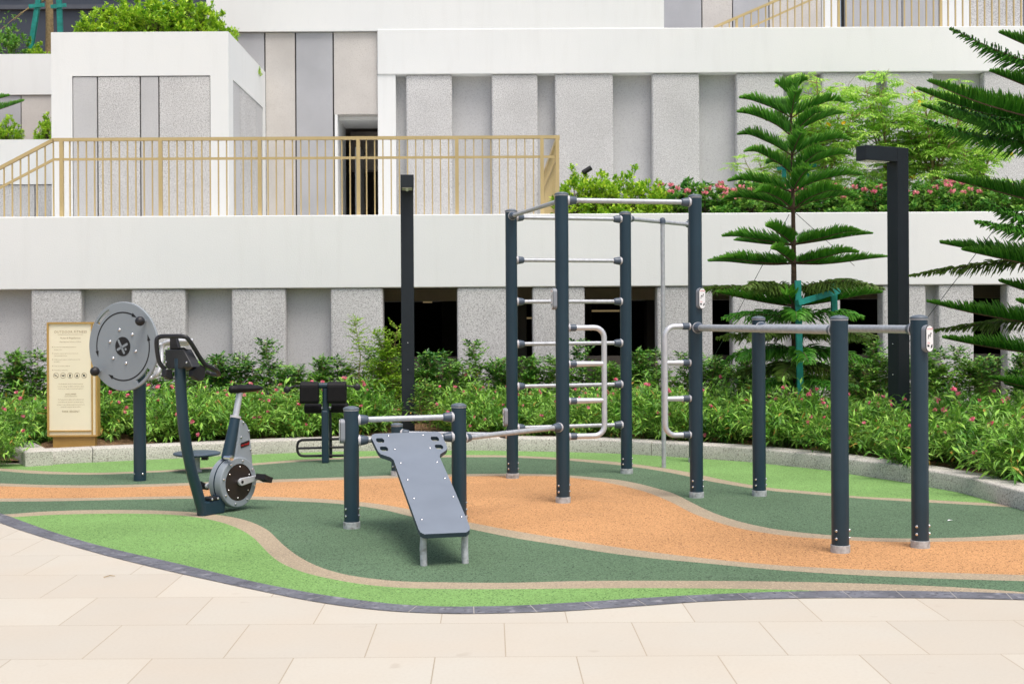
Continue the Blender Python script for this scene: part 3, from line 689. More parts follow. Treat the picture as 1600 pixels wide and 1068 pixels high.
def arrow_arc(a0, a1, r=.76):
    mb = MB(); n_ = 40; hw = .015; hl = RAD(11)
    A0, A1 = RAD(a0), RAD(a1); pts = [A0+hl*.8+(A1-A0-hl*1.6)*i/n_ for i in range(n_+1)]
    vs = [W(rr*math.cos(a), rr*math.sin(a), .0015) for a in pts for rr in (r-hw, r+hw)]
    mb.add(vs, [(2*i,2*i+1,2*i+3,2*i+2) for i in range(n_)])
    for A, s_ in ((A0, 1), (A1, -1)):
        tip = W(r*math.cos(A), r*math.sin(A), .0015); b0 = A+s_*hl
        mb.add([tip, W((r-.046)*math.cos(b0),(r-.046)*math.sin(b0),.0015), W((r+.046)*math.cos(b0),(r+.046)*math.sin(b0),.0015)], [(0,1,2)])
    return mb.build('rotation_arrow', blackp, dk)
arrow_arc(58, 199); arrow_arc(236, 381)
for i in range(6):
    a = RAD(44+60*i); c_ = W(.385*math.cos(a), .385*math.sin(a))
    MB().lathe(c_, wn, [(.015,-.001),(.0145,.005),(.011,.011),(.005,.014),(1e-5,.0145)], 14).build('bolt', steel_bolt, dk)
lg = MB().lathe(wc+wn*.0015, wn, [(1e-5,.002),(.215*WR,.002),(.215*WR,.002),(.215*WR,-.002)], 40).build('logo_disc', blackp, dk)
mb = MB()
for (x0,y0,x1,y1) in ((-.12,.14,.045,-.15),(-.15,-.075,.13,.055)):
    d = wr*(x1-x0)+wu*(y1-y0); e = d.normalized().cross(wn)*.0115; a = W(x0,y0,.005); b_ = W(x1,y1,.005)
    f_ = d.normalized()*.008
    mb.add([a-e,b_-e,b_+f_-e*.5,b_+f_+e*.5,b_+e,a+e,a-f_+e*.5,a-f_-e*.5], [tuple(range(8))]); 
mb.lathe(W(.09,-.06,.0052), wn, [(1e-5,.0004),(.03*WR,.0004)], 16)
mb.build('logo_mark', disc_grey, lg)
for u, v in ((.655,.565),(-.655,-.56)):
    g_ = MB().lathe(W(u,v), wn, [(.012,0),(.012,.05)], 12).build('grip_shaft', steel_bolt, dk)
    c_ = W(u,v,.075); prf = [(1e-5,-.044)]
    for i in range(1, 24):
        a = math.pi*i/24; prf.append((.044*math.sin(a)*(1-.04*(i % 6 == 0)), -.044*math.cos(a)))
    MB().lathe(c_, wn, prf+[(1e-5,.044)], 24).build('ball_grip', black_rub, dk)
# bent grab bars fixed behind the wheel
def Yd(px,py,Y): return Q(px,py,Y)
mb = MB(); yb_ = wp.y+.12
mb.tube(catmull([Vector((wp.x,wp.y,Q(222,590,wp.y).z)), Yd(236,590,yb_), Yd(246,583,yb_), Yd(252,566,yb_+.05), Yd(253,545,yb_+.1), Yd(262,534,yb_+.1), Yd(302,532,yb_+.1)], 6), .021, 12)
gb = mb.build('grab_bar', alum, wheel)
MB().tube(catmull([Yd(238,541,yb_+.1), Yd(262,537,yb_+.12), Yd(290,537,yb_+.14), Yd(300,531,yb_+.14)], 5), .019, 12).build('grab_bar', alum, wheel)

# twisting platform on the ground
tp_ = base(306,738); tw = thing('twist_platform', tp_, 'low round dark blue standing twister disc on a short grey stem', 'exercise machine')
tp_.y += .0
MB().lathe(tp_, (0,0,1), [(.05,0),(.05,.012),(.05,.012),(.03,.03),(.03,.17)], 20).build('stem', galv_dull, tw)
MB().lathe(tp_, (0,0,1), [(1e-5,.155),(.17,.16),(.225,.172),(.232,.183),(.228,.192),(.21,.198),(1e-5,.204)], 48).build('standing_disc', M('twister_disc_paint', (.055,.085,.12), .45), tw)
MB().box(tp_.x+.07, tp_.x+.13, tp_.y-.12, tp_.y-.06, .13, .16).build('stop_block', blackp, tw)

# ---------------------------------------------------------------- exercise bike
bO = Vector((-2.03, 10.07, 0)); bf = Vector((-.56,-.83,0)).normalized(); bn = Vector((.83,-.56,0)).normalized()
bike = thing('exercise_bike', bO, 'dark blue and grey outdoor exercise bike with black saddle and handlebars', 'exercise bike')
def b3(a, b_, z): return bO + bf*a + bn*b_ + Vector((0,0,z))
def bpx(px, py, b_):
    u, v = ray(px, py); d = Vector((u/F, 1, -v/F)); o_ = Vector((0,0,HC)); p0 = bO + bn*b_
    t = (p0-o_).dot(bn)/d.dot(bn); return o_ + d*t
colp = catmull([bpx(317,803,0), bpx(315.5,795,0), bpx(307,763,0), bpx(298,730,0), bpx(288,676,0), bpx(283.5,622,0), bpx(281,571,0), bpx(281,560,0)], 5)
colp[0].z = 0
MB().tube(colp, .042, 20).build('column', post_blue, bike)
fr_ = MB().prism([b3(a,-.045,z) for a, z in ((.34,0),(.125,.0),(.10,.165),(.165,.165),(.185,.115),(.30,.11),(.34,.12))], bn*.09).build('base_frame', post_blue, bike, .012)
gp = MB().obox(b3(.235,.0,.125), bf, bn, (0,0,1), .05, .05, .012).build('foot_plate', black_rub, fr_, .004)
for a in (.205,.265): bolt(b3(a,.05,.125), bn, fr_, .010)
wz, wR = .228, .196
MB().lathe(b3(0,0,wz), bn, [(1e-5,-.07),(wR*.93,-.07),(wR*.985,-.062),(wR*.985,-.062),(wR*.985,-.012)], 56).build('drum_rear', bike_grey, bike)
MB().lathe(b3(0,0,wz), bn, [(wR*.985,-.012),(wR*.95,-.012),(wR*.95,.0),(wR*.985,.0)], 56).build('drum_band', post_blue, bike)
dr = MB().lathe(b3(0,0,wz), bn, [(wR*.985,0),(wR,.006),(wR,.06),(wR*.985,.068),(wR*.96,.071),(wR*.96,.071),(wR*.74,.071)], 56).build('drum_cover', bike_grey, bike)
MB().lathe(b3(0,0,wz), bn, [(wR*.74,.071),(wR*.73,.066),(wR*.73,.066),(1e-5,.068)], 48).build('drum_disc', brown_black, dr)
for i in range(8):
    a = 2*math.pi*(i+.3)/8; bolt(b3(wR*.86*math.cos(a), .072, wz+wR*.86*math.sin(a)), bn, dr, .009)
for i in range(6):
    a = 2*math.pi*(i+.6)/6; bolt(b3(wR*.62*math.cos(a), .068, wz+wR*.62*math.sin(a)), bn, dr, .006)
# cranks and pedals
def crank(sgn, side):
    b_ = .098*side; bx = .074*side; tilt = .03
    p0, p1 = b3(0, b_, wz+.005), b3(-.165*sgn, b_*1.08, wz+.022*sgn)
    d = (p1-p0).normalized(); e = d.cross(bn).normalized()
    pts = [p0+e*.030*math.cos(a)-d*.030*math.sin(a) for a in [math.pi*i/8 for i in range(9)]] + [p1-e*.019*math.cos(a)+d*.019*math.sin(a) for a in [math.pi*i/8 for i in range(9)]]
    cr = MB().prism([q_-bn*.011 for q_ in pts], bn*.022).build('crank_arm', alum, bike, .004)
    MB().lathe(b3(0,bx*.9,wz), bn*side, [(.022,0),(.022,.03)], 16).build('axle', steel_bolt, cr); MB().lathe(p0+bn*side*.008, bn*side, [(.012,0),(.012,.006),(.012,.006),(1e-5,.006)], 12).build('axle_bolt', blackp, cr)
    c_ = p1 + bn*side*.075; tl = (bf*.93+Vector((0,0,.38*1))).normalized(); tu = bn.cross(tl)
    mb = MB(); mb.tube([p1, c_+bn*side*.05], .010, 10)
    for s_ in (-1,1): mb.obox(c_+tl*s_*.042, tl, bn, tu, .006, .048, .022)
    for s_ in (-1,-.33,.33,1): mb.obox(c_+bn*s_*.045, tl, bn, tu, .042, .005, .019)
    return mb.build('pedal', black_rub, cr)
crank(1, 1); crank(-1, -1)
# seat tube, seat post, saddle
st0, st1, st2 = b3(.055,0,.41), b3(-.035,0,.725), b3(-.085,0,.925)
tb = MB().tube([st0, st1], [.050,.040], 20).build('seat_tube', post_blue, bike)
MB().tube([st1, st1+(st2-st1).normalized()*.018], .044, 20).build('tube_ring', lite_plastic, tb)
MB().tube([st1, st2], .0255, 16).build('seat_post', alum, bike)
MB().lathe(b3(.11,.0,.43)+bn*.03, bn, [(.016,0),(.016,.06),(.022,.06),(.022,.075),(1e-5,.078)], 16).build('adjuster_knob', steel_bolt, tb)
hs = [(.02,.40),(-.02,.56),(-.045,.715),(-.075,.708),(-.118,.672),(-.148,.615),(-.165,.50),(-.185,.30),(-.17,.2),(0,.2)]
hg = MB().prism([b3(a,.045,z) for a, z in hs], -bn*.085).build('rear_housing', bike_grey, bike, .010)
for a, z in ((-.075,.69),(-.05,.575),(-.135,.62),(-.155,.47)): bolt(b3(a,.047,z), bn, hg, .009)
lb = MB().prism([b3(a,.049,z) for a, z in ((-.045,.50),(-.05,.49),(-.135,.505),(-.14,.515),(-.14,.535),(-.135,.545),(-.05,.53),(-.045,.52))], -bn*.004).build('brand_badge', blackp, hg)
text('norwell', .030, b3(-.093,.0505,.508), -bf+Vector((0,0,.12)), (0,0,1), redp, hg, 'badge_lettering')
# saddle: lofted cross sections
sec = [(-.0,.012,.020,.948),(-.02,.030,.034,.948),(-.07,.042,.038,.948),(-.14,.064,.038,.948),(-.20,.094,.036,.948),(-.25,.107,.034,.948),(-.285,.097,.028,.948),(-.305,.055,.016,.946)]
vs, fs, NS = [], [], 18
for a, hw, hh, z in sec:
    for i in range(NS):
        t = 2*math.pi*i/NS; cz = math.sin(t); vs.append(b3(a+.03, hw*math.cos(t)*(1 if cz > -.2 else .82), z + hh*(cz if cz > 0 else cz*.75)))
for j in range(len(sec)-1):
    for i in range(NS): fs.append((j*NS+i, j*NS+(i+1) % NS, (j+1)*NS+(i+1) % NS, (j+1)*NS+i))
fs += [tuple(range(NS-1,-1,-1)), tuple((len(sec)-1)*NS+i for i in range(NS))]
MB().add(vs, fs, True).build('saddle', black_foam, bike)
# console and handlebar
hd = [(257.5,546),(261,543),(289,542),(300,561),(312,573),(310,577),(299,575),(288,574.5),(284,577),(272,577),(258,571)]
def fpx(px, py, a):
    u, v = ray(px, py); d = Vector((u/F, 1, -v/F)); o_ = Vector((0,0,HC)); p0 = b3(a,0,0)
    t = (p0-o_).dot(bf)/d.dot(bf); return o_ + d*t
con = MB().prism([fpx(*p, .575) for p in ((257.5,546),(286,545.5),(297,566),(300,573.5),(286,573),(284,575.5),(262,576),(258,571))], -bf*.085).build('console', M('console_black', (.022,.023,.025), .5), bike, .006)
MB().prism([bpx(*p, .085) for p in ((288,542),(294,546),(312,571),(318,577),(312,579),(301,573))], -bn*.16).build('console_top', black_rub, con, .006)
MB().prism([fpx(*p, .53) for p in ((265,527),(274,527),(279,546),(265,546))], -bf*.03).build('bar_bracket', black_rub, con, .004)
for px, py in ((259.8,565.5),(292,566)): bolt(fpx(px,py,.577), bf, con, .009)
hb = catmull([bpx(258,577,-.10), bpx(248.5,564,-.12), bpx(244.5,534,-.12), bpx(250,526,-.10), bpx(268,525,.0), bpx(286,525.5,.10), bpx(296,532,.13), bpx(317,565,.13), bpx(328,573,.13), bpx(339,579,.12), bpx(341,585,.06), bpx(331,584,-.02), bpx(322,580,-.05)], 7)
MB().tube(hb, .0165, 14).build('handlebar', black_rub, bike)
for pts, b_ in (([(302,578),(314,569),(322,574),(321,588),(317,595),(311,594),(301,587)], .13), ([(260,577),(269,577),(271,592),(268,593),(259,588)], -.02)):
    MB().prism([bpx(*p, b_) for p in pts], -bn*.05).build('grip_block', black_rub, bike, .006)

# ---------------------------------------------------------------- back extension bench (seen between kerb and board)
eb = base(508,724); YE = eb.y
ext = thing('back_extension_machine', eb, 'dark blue back extension machine with black foam pads and black tube footrest', 'exercise machine')
def E_(px, py, off=0): return Q(px, py, YE+off)
MB().obox((E_(508.5,724)+E_(508.5,640))/2, (1,0,0), (0,1,0), (0,0,1), .037, .045, (E_(508,640).z)/2).build('post', post_blue, ext, .02, 3)
MB().tube([E_(509,645), E_(509,606)], .036, 16).build('upper_post', post_blue, ext)
MB().tube([E_(497,602), E_(514,602)], .030, 18).build('cross_tube', post_blue, ext)
for c_, s_ in ((484,-1),(527,1)):
    x0, x1 = c_-14.6, c_+14.6; prf = []
    for i in range(9):
        a = math.pi*i/8; prf.append((YE-.02-.055*math.cos(a), E_(484,604).z+.055*math.sin(a)))
    zb_ = E_(484,630).z; prf += [(YE+.035, zb_+.03), (YE+.02, zb_), (YE-.06, zb_), (YE-.075, zb_+.03)]
    sl_ = -.0
    MB().prism([Vector((E_(x0,610).x, y, z)) for y, z in prf], Vector((E_(x1,610).x-E_(x0,610).x,0,0))).build('thigh_pad', black_foam, ext, .012, 3)
    MB().lathe(E_(c_+3-11*1, 638, .12) if s_ < 0 else E_(c_+3-12, 637, .12), (1,0,0), [(1e-5,0),(.045,0),(.052,.008),(.052,.17),(.045,.178),(1e-5,.178)], 20).build('foam_roller', black_foam, ext)
    pth = catmull([E_(c_+s_*12,603), E_(c_+s_*22,603), E_(c_+s_*28,604.5), E_(c_+s_*33,607-(s_>0)*3, -.06)], 4)
    MB().tube(pth, .011, 10).build('handle_rod', black_rub, ext)
    g_ = E_(449,608.5,-.08) if s_ < 0 else E_(558,604.5,-.08)
    MB().lathe(g_-Vector((.0,.0,0)), (.25*s_,-.9,0), [(1e-5,-.035),(.02,-.03),(.032,-.01),(.036,.01),(.032,.028),(.018,.036),(1e-5,.038)], 18).build('handle_knob', black_rub, ext)
MB().tube([E_(499,638,.12), E_(520,637,.12)], .016, 10).build('roller_axle', alum, ext)
MB().tube([E_(516.5,715,.12), E_(515,640,.12)], .020, 12).build('rear_post', lampm, ext)
yF = .10
lp = [E_(540,685,yF), E_(472,687,yF), E_(466.5,690,yF), E_(464.5,697,yF), E_(465.5,706,yF), E_(470,711,yF), E_(478,712,yF), E_(540,711,yF)]
MB().tube([lp[0]]+catmull(lp[1:7],5)+[lp[7]], .014, 12).build('footrest_loop', black_rub, ext)
MB().tube([E_(466,700,yF), E_(540,698,yF)], .012, 12).build('footrest_rail', black_rub, ext)
MB().tube([E_(540,711,yF)]+catmull([E_(548,710,yF),E_(552,704,yF),E_(552,692,yF),E_(548,686,yF)],4)+[E_(540,685,yF)], .014, 12).build('footrest_end', black_rub, ext)

# ---------------------------------------------------------------- information sign
YN = 13.9; s0_ = Q(73.5,504,YN); s1_ = Q(151,504,YN); sx0, sx1 = s0_.x, s1_.x; sz1 = Q(110,503.5,YN).z; sz0 = Q(113,681.5,YN).z; szb = Q(113,697,YN).z
sign = thing('information_sign', ((sx0+sx1)/2, YN, szb), 'cream and bronze information board of fitness rules standing behind the kerb', 'sign')
Wn = sx1-sx0
MB().box(sx0+.005, sx1-.005, YN+.012, YN+.10, sz0, sz1).build('sign_body', sign_face, sign)
fr = MB(); th = .016
fr.box(sx0-.004,sx0+th,YN-.004,YN+.104,sz0,sz1); fr.box(sx1-th,sx1+.004,YN-.004,YN+.104,sz0,sz1); fr.box(sx0+th,sx1-th,YN-.004,YN+.104,sz1-th,sz1+.003); fr.box(sx0+th,sx1-th,YN-.004,YN+.104,sz0-.003,sz0+th)
xv = XQ(143.5,YN,580); zh = Q(110,673,YN).z
fr.box(xv-.007,xv+.007,YN-.002,YN+.012,sz0+th,sz1-th); fr.box(sx0+th,xv-.007,YN-.001,YN+.012,zh-.007,zh+.007)
fr.build('sign_frame', sign_gold, sign)
MB().box(sx0+.05, sx1-.03, YN+.02, YN+.09, .08, sz0-.004).build('sign_plinth', sign_gold, sign)
xm = (sx0+th+xv)/2; sS = .00695   # metres per photo pixel at the sign
def T(body, py, size, align='CENTER', x=None, sp=1.0):
    return text(body, size, (xm if x is None else x, YN+.0105, Q(108,py,YN).z), (1,0,0), (0,0,1), sign_ink, sign, 'sign_lettering', align, sp)
T('OUTDOOR FITNESS', 520, .037, sp=1.1); T('Rules & Regulations', 529, .026, sp=1.05); T('Open daily from 7:00 am to 10:00 pm', 534.5, .0155)
xb = sx0+.07
for py, l in ((542.5,'Do not use the facility during thunderstorm,'),(546.5,'lightning or rain.'),(552.5,'Equipment must be used in a manner consistent'),(556,'with its intended purpose.'),(562,'Children below the age of 12 must be accompanied'),(565.5,'by an adult.'),(572,'Proper fitness attire is required.'),(578.5,'No smoking in these areas.')):
    T(l, py, .0135, 'LEFT', xb)
    if py in (542.5,552.5,562,572,578.5):
        MB().box(xb-.018, xb-.010, YN+.0095, YN+.0105, Q(108,py,YN).z+.002, Q(108,py,YN).z+.009).build('bullet_mark', sign_ink, sign)
for l, py in (('The Management reserves the right to expel any',600),('users who endanger the safety of themselves, others',604),('or who do not comply to the rules and regulations.',607.5),('The Management, its agents and its employees shall',624.5),('not be liable to any injuries for any reason, injuries,',628.5),('accidents or other damage, whatsoever and howsoever',632.5),('caused from using the outdoor facilities.',636)): T(l, py, .0135)
T('DISCLAIMER', 616.5, .022); T('PARK REGENT', 640.5+3.5, .030)
for py in (522.5, 619): MB().box(xm-.14*(1 if py<600 else .5), xm+.14*(1 if py<600 else .5), YN+.0095, YN+.0105, Q(108,py,YN).z, Q(108,py,YN).z+.0022).build('rule_line', sign_ink, sign)
for i, px in enumerate((87,98,109,120,131)):
    c_ = Q(px,586.5,YN); c_.y = YN+.0105; R0 = .030
    MB().lathe(c_, (0,-1,0), [(R0,0),(R0-.004,0)], 28).build('ban_ring', sign_ink, sign)
    mb = MB(); a = RAD(-45 if i else -40); d = Vector((math.cos(a),0,math.sin(a))); e = Vector((-d.z,0,d.x))*.0018
    if i in (0,4): mb.add([c_-d*R0-e,c_+d*R0-e,c_+d*R0+e,c_-d*R0+e], [(0,1,2,3)])
    shp = [[(-.018,-.004),(.010,-.004),(.010,.003),(-.018,.003)], [(-.014,-.006),(.014,-.006),(.018,.010),(.010,.006),(-.012,.006),(-.018,.012)], [(-.004,-.02),(.004,-.02),(.005,.004),(.012,.006),(.004,.012),(.0,.02),(-.004,.012),(-.012,.004)], [(-.015,-.012),(.015,-.012),(.006,.0),(.004,.014),(-.004,.014),(-.008,.0)], [(-.012,-.016),(-.004,-.004),(.010,-.016),(.006,.002),(.014,.012),(-.002,.008),(-.014,.014)]][i]
    mb.add([c_+Vector((x_,0,z_)) for x_, z_ in shp], [tuple(range(len(shp)))])
    mb.build('ban_pictogram', blackp, sign)

# ---------------------------------------------------------------- lamp posts
def lamp_post(p, ang, lab, top, arm):
    t = thing('lamp_post', p, lab, 'lamp post', None)
    a = RAD(ang); fx = Vector((math.sin(a), -math.cos(a), 0)); sx = Vector((math.cos(a), math.sin(a), 0)); h = .0775; up_ = Vector((0,0,1))
    MB().obox(p+up_*(top/2), sx, fx, up_, h, h, top/2).build('pole', lampm, t, .004)
    s_ = Vector(p) + fx*(h+.0005); am = MB().obox(s_+fx*(arm/2)+up_*(top-.075), sx, fx, up_, h, arm/2, .075).build('arm', lampm, t, .004)
    ln = MB(); c_ = s_+fx*(arm*.58)+up_*(top-.152); ln.obox(c_, sx, fx, up_, h*.72, arm*.36, .006); l_ = ln.build('light_panel', lens, am)
    for i in range(6): MB().lathe(c_+fx*(arm*.30*(i-2.5)/2.5)-up_*.006, -up_, [(.017,0),(.014,.008),(1e-5,.013)], 10).build('diode_lens', lens, l_)
    pz = Vector(p)+up_*.95; MB().obox(pz+fx*(h+.001), sx, fx, up_, h*.8, .0012, .2).build('access_door', lampm, t)
    bolt(pz+fx*(h+.002)+up_*.16, fx, t, .007); bolt(pz+fx*(h+.002)-up_*.16, fx, t, .007)
    return t
p = Q(638,690,15.45); p.z = .1; pt = ZQ(273.5, 15.45, 638) - .1
lamp_post(p, 4, 'dark square lamp post facing the camera in front of the wide car park opening', pt-.045, .38)
p = Q(1405,690,13.4); p.z = .1; pt = ZQ(232, 13.4, 1405) - .1
lamp_post(p, -63, 'dark square lamp post with arm pointing left beside the right hand pine', pt, .425)

# ---------------------------------------------------------------- vegetation builders
UP = Vector((0,0,1))
def rv(): 
    while True:
        v = Vector((random.uniform(-1,1), random.uniform(-1,1), random.uniform(-1,1)))
        if .05 < v.length < 1: return v.normalized()
def leaf(mb, b, d, n_, L, W_, droop=.25, fold=.3):
    d = d.normalized(); s_ = d.cross(n_)
    if s_.length < 1e-3: s_ = d.cross(Vector((1,.3,.2)))
    s_.normalize(); n2 = s_.cross(d).normalized()
    m_ = b + d*L*.45 - n2*L*droop*.15; t = b + d*L - n2*L*droop
    mb.add([b, m_ + s_*W_*.5 + n2*W_*fold*.5, t, m_ - s_*W_*.5 + n2*W_*fold*.5, m_], [(0,4,1),(4,2,1),(0,3,4),(4,3,2)])
def flower(mb, c, r, n_=None):
    n_ = n_ or rv(); a = n_.orthogonal().normalized(); b_ = n_.cross(a)
    for i in range(5):
        t = 2*math.pi*i/5; d = a*math.cos(t)+b_*math.sin(t); s_ = n_.cross(d)
        mb.add([c, c+d*r*.6+s_*r*.4+n_*r*.25, c+d*r+n_*r*.15, c+d*r*.6-s_*r*.4+n_*r*.25], [(0,1,2,3)])
def proto(name, parts):
    """parts: list of (name, MB, material[, parent index]); built at the origin, returned as an unlabelled Empty"""
    o = bpy.data.objects.new(name, None); COL.objects.link(o); o.empty_display_size = .1; ORG[o.name] = Vector((0,0,0))
    for nm, mb, mat in parts: mb.build(nm, mat, o)
    return o
USED = {}
def place(pr, loc, rz, s, label, cat, group=None):
    o = pr if not USED.get(pr.name) else copy_tree(pr)
    USED[pr.name] = True
    o.location = loc; o.rotation_euler = (0,0,rz); o.scale = s if isinstance(s, tuple) else (s,s,s)
    return tag(o, label, cat, group)

def mk_low_shrub(nstem=60, nfl=5):
    lf, st, fls = MB(), MB(), []
    for i in range(nstem):
        az = random.uniform(0, 2*math.pi); tilt = random.uniform(.05, 1.0); L_ = random.uniform(.42,.72)*(1-.15*tilt)
        d = Vector((math.cos(az)*math.sin(tilt), math.sin(az)*math.sin(tilt), math.cos(tilt)))
        b = Vector((random.uniform(-.12,.12), random.uniform(-.12,.12), 0)); pts = []
        for k in range(6):
            t = k/5; pts.append(b + d*L_*t + Vector((math.cos(az),math.sin(az),0))*.10*t*t - UP*.10*t*t*tilt)
        st.tube(pts, [.004,.0035,.003,.0025,.002,.0012], 4, False)
        nl = random.randint(15,21)
        for k in range(nl):
            t = .2+.8*k/nl; j = min(4,int(t*5)); p_ = pts[j].lerp(pts[j+1], t*5-j); tg = (pts[j+1]-pts[j]).normalized()
            r_ = rv(); r_ = (r_-tg*r_.dot(tg)).normalized()
            dd = tg*random.uniform(.35,.9) + r_*random.uniform(.6,1.0) + UP*.1
            leaf(lf, p_, dd, UP+rv()*.5, random.uniform(.08,.13), random.uniform(.019,.030), random.uniform(.1,.5))
        if i < nfl:
            fl = MB(); fls.append(fl)
            c_ = pts[-1]+UP*.02+Vector((d.x,d.y,0))*.03
            for q_ in range(7): flower(fl, c_+rv()*.012, .020)
    return [('stems', st, stem_green), ('foliage', lf, lf_front)] + [('flower_head', f_, petal_pink) for f_ in fls]
def mk_cane_shrub(h, ncane, lmat, dens=1.0, lsz=.056, spread=.22):
    lf, st = MB(), MB()
    for i in range(ncane):
        b = Vector((random.uniform(-.16,.16), random.uniform(-.1,.1), 0)); L_ = h*random.uniform(.72,1.05)
        lean = Vector((random.uniform(-spread,spread), random.uniform(-spread,spread), 1)).normalized()
        pts = [b + lean*L_*k/6 + Vector((random.uniform(-.012,.012), random.uniform(-.012,.012), 0))*k for k in range(7)]
        st.tube(pts, [.009,.0085,.008,.007,.006,.004,.002], 5, False)
        for k in range(int(80*dens*h)):
            t = random.uniform(.12,1)**.8; j = min(5,int(t*6)); p_ = pts[j].lerp(pts[j+1], t*6-j)
            az = random.uniform(0,2*math.pi); el = random.uniform(-.1,.9)
            d = Vector((math.cos(az)*math.cos(el), math.sin(az)*math.cos(el), math.sin(el))); LL = random.uniform(.12,.24)*(1.25-.55*t)
            n_ = random.randint(6,9)
            st.tube([p_, p_+d*LL*.5+UP*.005, p_+d*LL], [.0022,.0015,.0008], 3, False)
            for q_ in range(n_):
                u_ = .25+.75*q_/(n_-1); pp = p_+d*LL*u_; s_ = d.cross(UP+rv()*.2).normalized()*(1 if q_ % 2 else -1)
                dd = d*.5+s_*.8 if q_ < n_-1 else d
                leaf(lf, pp, dd+rv()*.25, UP+rv()*.6, lsz*random.uniform(.8,1.35), lsz*.56, random.uniform(0,.35))
    return [('canes', st, bark_lite), ('foliage', lf, lmat)]
def mk_mound(rx, ry, rz, nleaf, lmat, L_, W_, ncl, petal=None, nfl=0, flr=.014, cluster=14):
    """leafy mound: clumps of leaves spread through an uneven volume on short twigs"""
    lf, st, fl = MB(), MB(), MB()
    cl = []
    for i in range(ncl):
        while True:
            v = Vector((random.uniform(-1,1), random.uniform(-1,1), random.uniform(0,1)))
            if v.length < 1 and v.length > .25: break
        c_ = Vector((v.x*rx, v.y*ry, v.z*rz*random.uniform(.75,1.12)+.02)); cl.append(c_)
        st.tube([Vector((c_.x*.25, c_.y*.25, 0)), Vector((c_.x*.7,c_.y*.7,c_.z*.6)), c_], [.006,.004,.0015], 4, False)
        for k in range(nleaf):
            d = rv(); d.z = abs(d.z)*.8-.15; p_ = c_ + rv()*random.uniform(0,.065)
            leaf(lf, p_, d + (c_-Vector((0,0,rz*.3))).normalized()*.5, UP+rv()*.6, L_*random.uniform(.7,1.2), W_*random.uniform(.8,1.1), random.uniform(0,.4))
    out_ = [('stems', st, bark), ('foliage', lf, lmat)]
    if nfl:
        top = sorted(cl, key=lambda c: -(c.z/rz - c.y/ry*.5))[:max(nfl*2, 3)]; random.shuffle(top)
        for c_ in top[:nfl]:
            fl = MB()
            cc = c_ + UP*.06 + Vector((0,-.03,0))
            for q_ in range(cluster): flower(fl, cc + Vector((random.uniform(-.045,.045), random.uniform(-.045,.045), random.uniform(-.015,.02))), flr)
            out_.append(('flower_head', fl, petal))
    return out_
def mk_feather_tree(h, crown_r, nsp_):
    lf, st, fls = MB(), MB(), []; ends = []; nsp = int(nsp_*1.75)
    for i in range(5):
        az = 2*math.pi*i/5+random.uniform(-.4,.4); rr = crown_r*random.uniform(.35,.8)
        e = Vector((math.cos(az)*rr, math.sin(az)*rr*.7, h*random.uniform(.66,.88)))
        pts = catmull([Vector((0,0,0)), Vector((e.x*.15,e.y*.15,h*.35)), Vector((e.x*.6,e.y*.6,e.z*.72)), e], 4)
        st.tube(pts, [.03*(1-.85*k/(len(pts)-1)) for k in range(len(pts))], 7, False); ends.append(pts)
    for i in range(nsp):
        pts = random.choice(ends); t = random.uniform(.2,1); j = min(len(pts)-2, int(t*(len(pts)-1))); b = pts[j]
        v = rv(); e = b + Vector((v.x*crown_r*.55, v.y*crown_r*.5, abs(v.z)*.32*h*.6-.05)); e.z = min(e.z, h*.97)
        st.tube([b, b.lerp(e,.5)+UP*.04, e], [.006,.004,.0015], 4, False)
        for k in range(7):
            p_ = b.lerp(e, random.uniform(.45,1)); az = random.uniform(0,2*math.pi); d = Vector((math.cos(az), math.sin(az), random.uniform(-.1,.7))).normalized(); LL = random.uniform(.14,.24); n_ = 9
            for q_ in range(n_):
                u_ = .2+.8*q_/(n_-1); pp = p_+d*LL*u_-UP*LL*.35*u_*u_; s_ = d.cross(UP).normalized()*(1 if q_ % 2 else -1)
                dd = d*.55+s_*.8-UP*.25 if q_ < n_-1 else d-UP*.4
                leaf(lf, pp, dd, UP+rv()*.3, random.uniform(.08,.12), .030, .3)
        if random.random() < .035:
            fl = MB(); fls.append(fl)
            for q_ in range(5): flower(fl, e+rv()*.03, .03)
    return [('trunk', st, bark_lite), ('foliage', lf, lf_tecoma)] + [('flower_head', f_, petal_yellow) for f_ in fls]

# ---------------------------------------------------------------- bed planting
low = [proto('flowering_shrub', mk_low_shrub(nfl=k)) for k in (5, 3, 6, 4, 2, 5)]
def kerb_at(X):
    """front-to-back position of the kerb's inner edge at a given X"""
    best = min(range(5, len(KP)), key=lambda i: abs(KP[i].x - X)); return (KP[best] + knorm(best)*KW).y
LOWLAB = 'low bushy shrub with narrow green leaves and small pink flowers behind the stone kerb'
n_ = 0; X = -5.35
while X < 7.6:
    k0 = kerb_at(X)
    if X > 3.6: k0 = max(k0, 10.1)
    rows_ = 4 if X < 3 else (6 if X < 4.2 else 8)
    gap = .42 if X < 2.5 else (.52 if X < 4 else .56)
    for r in range(rows_):
        Y = k0 + gap + r*.42 + random.uniform(-.07,.07); xx = X + random.uniform(-.09,.09) + (.2 if r % 2 else 0)
        if Y > 16.6 or abs(xx - (sx0+sx1)/2) < .55 and Y < YN+.62: continue
        if Y > 14.9 and abs(xx - XQ(638,Y)) < .36: continue      # the lamp post's foot stays clear
        if xx < -5.0 - (Y-13.4)*.0 and Y < 13.8: continue
        s = random.uniform(.78,1.10)
        place(low[(n_*5+n_//7) % 6], (xx, Y, .11), random.uniform(0,6.28), (s,s,s*random.uniform(.86,1.04)), LOWLAB, 'shrub', 'low pink flowering shrubs in the bed'); n_ += 1
    X += .42
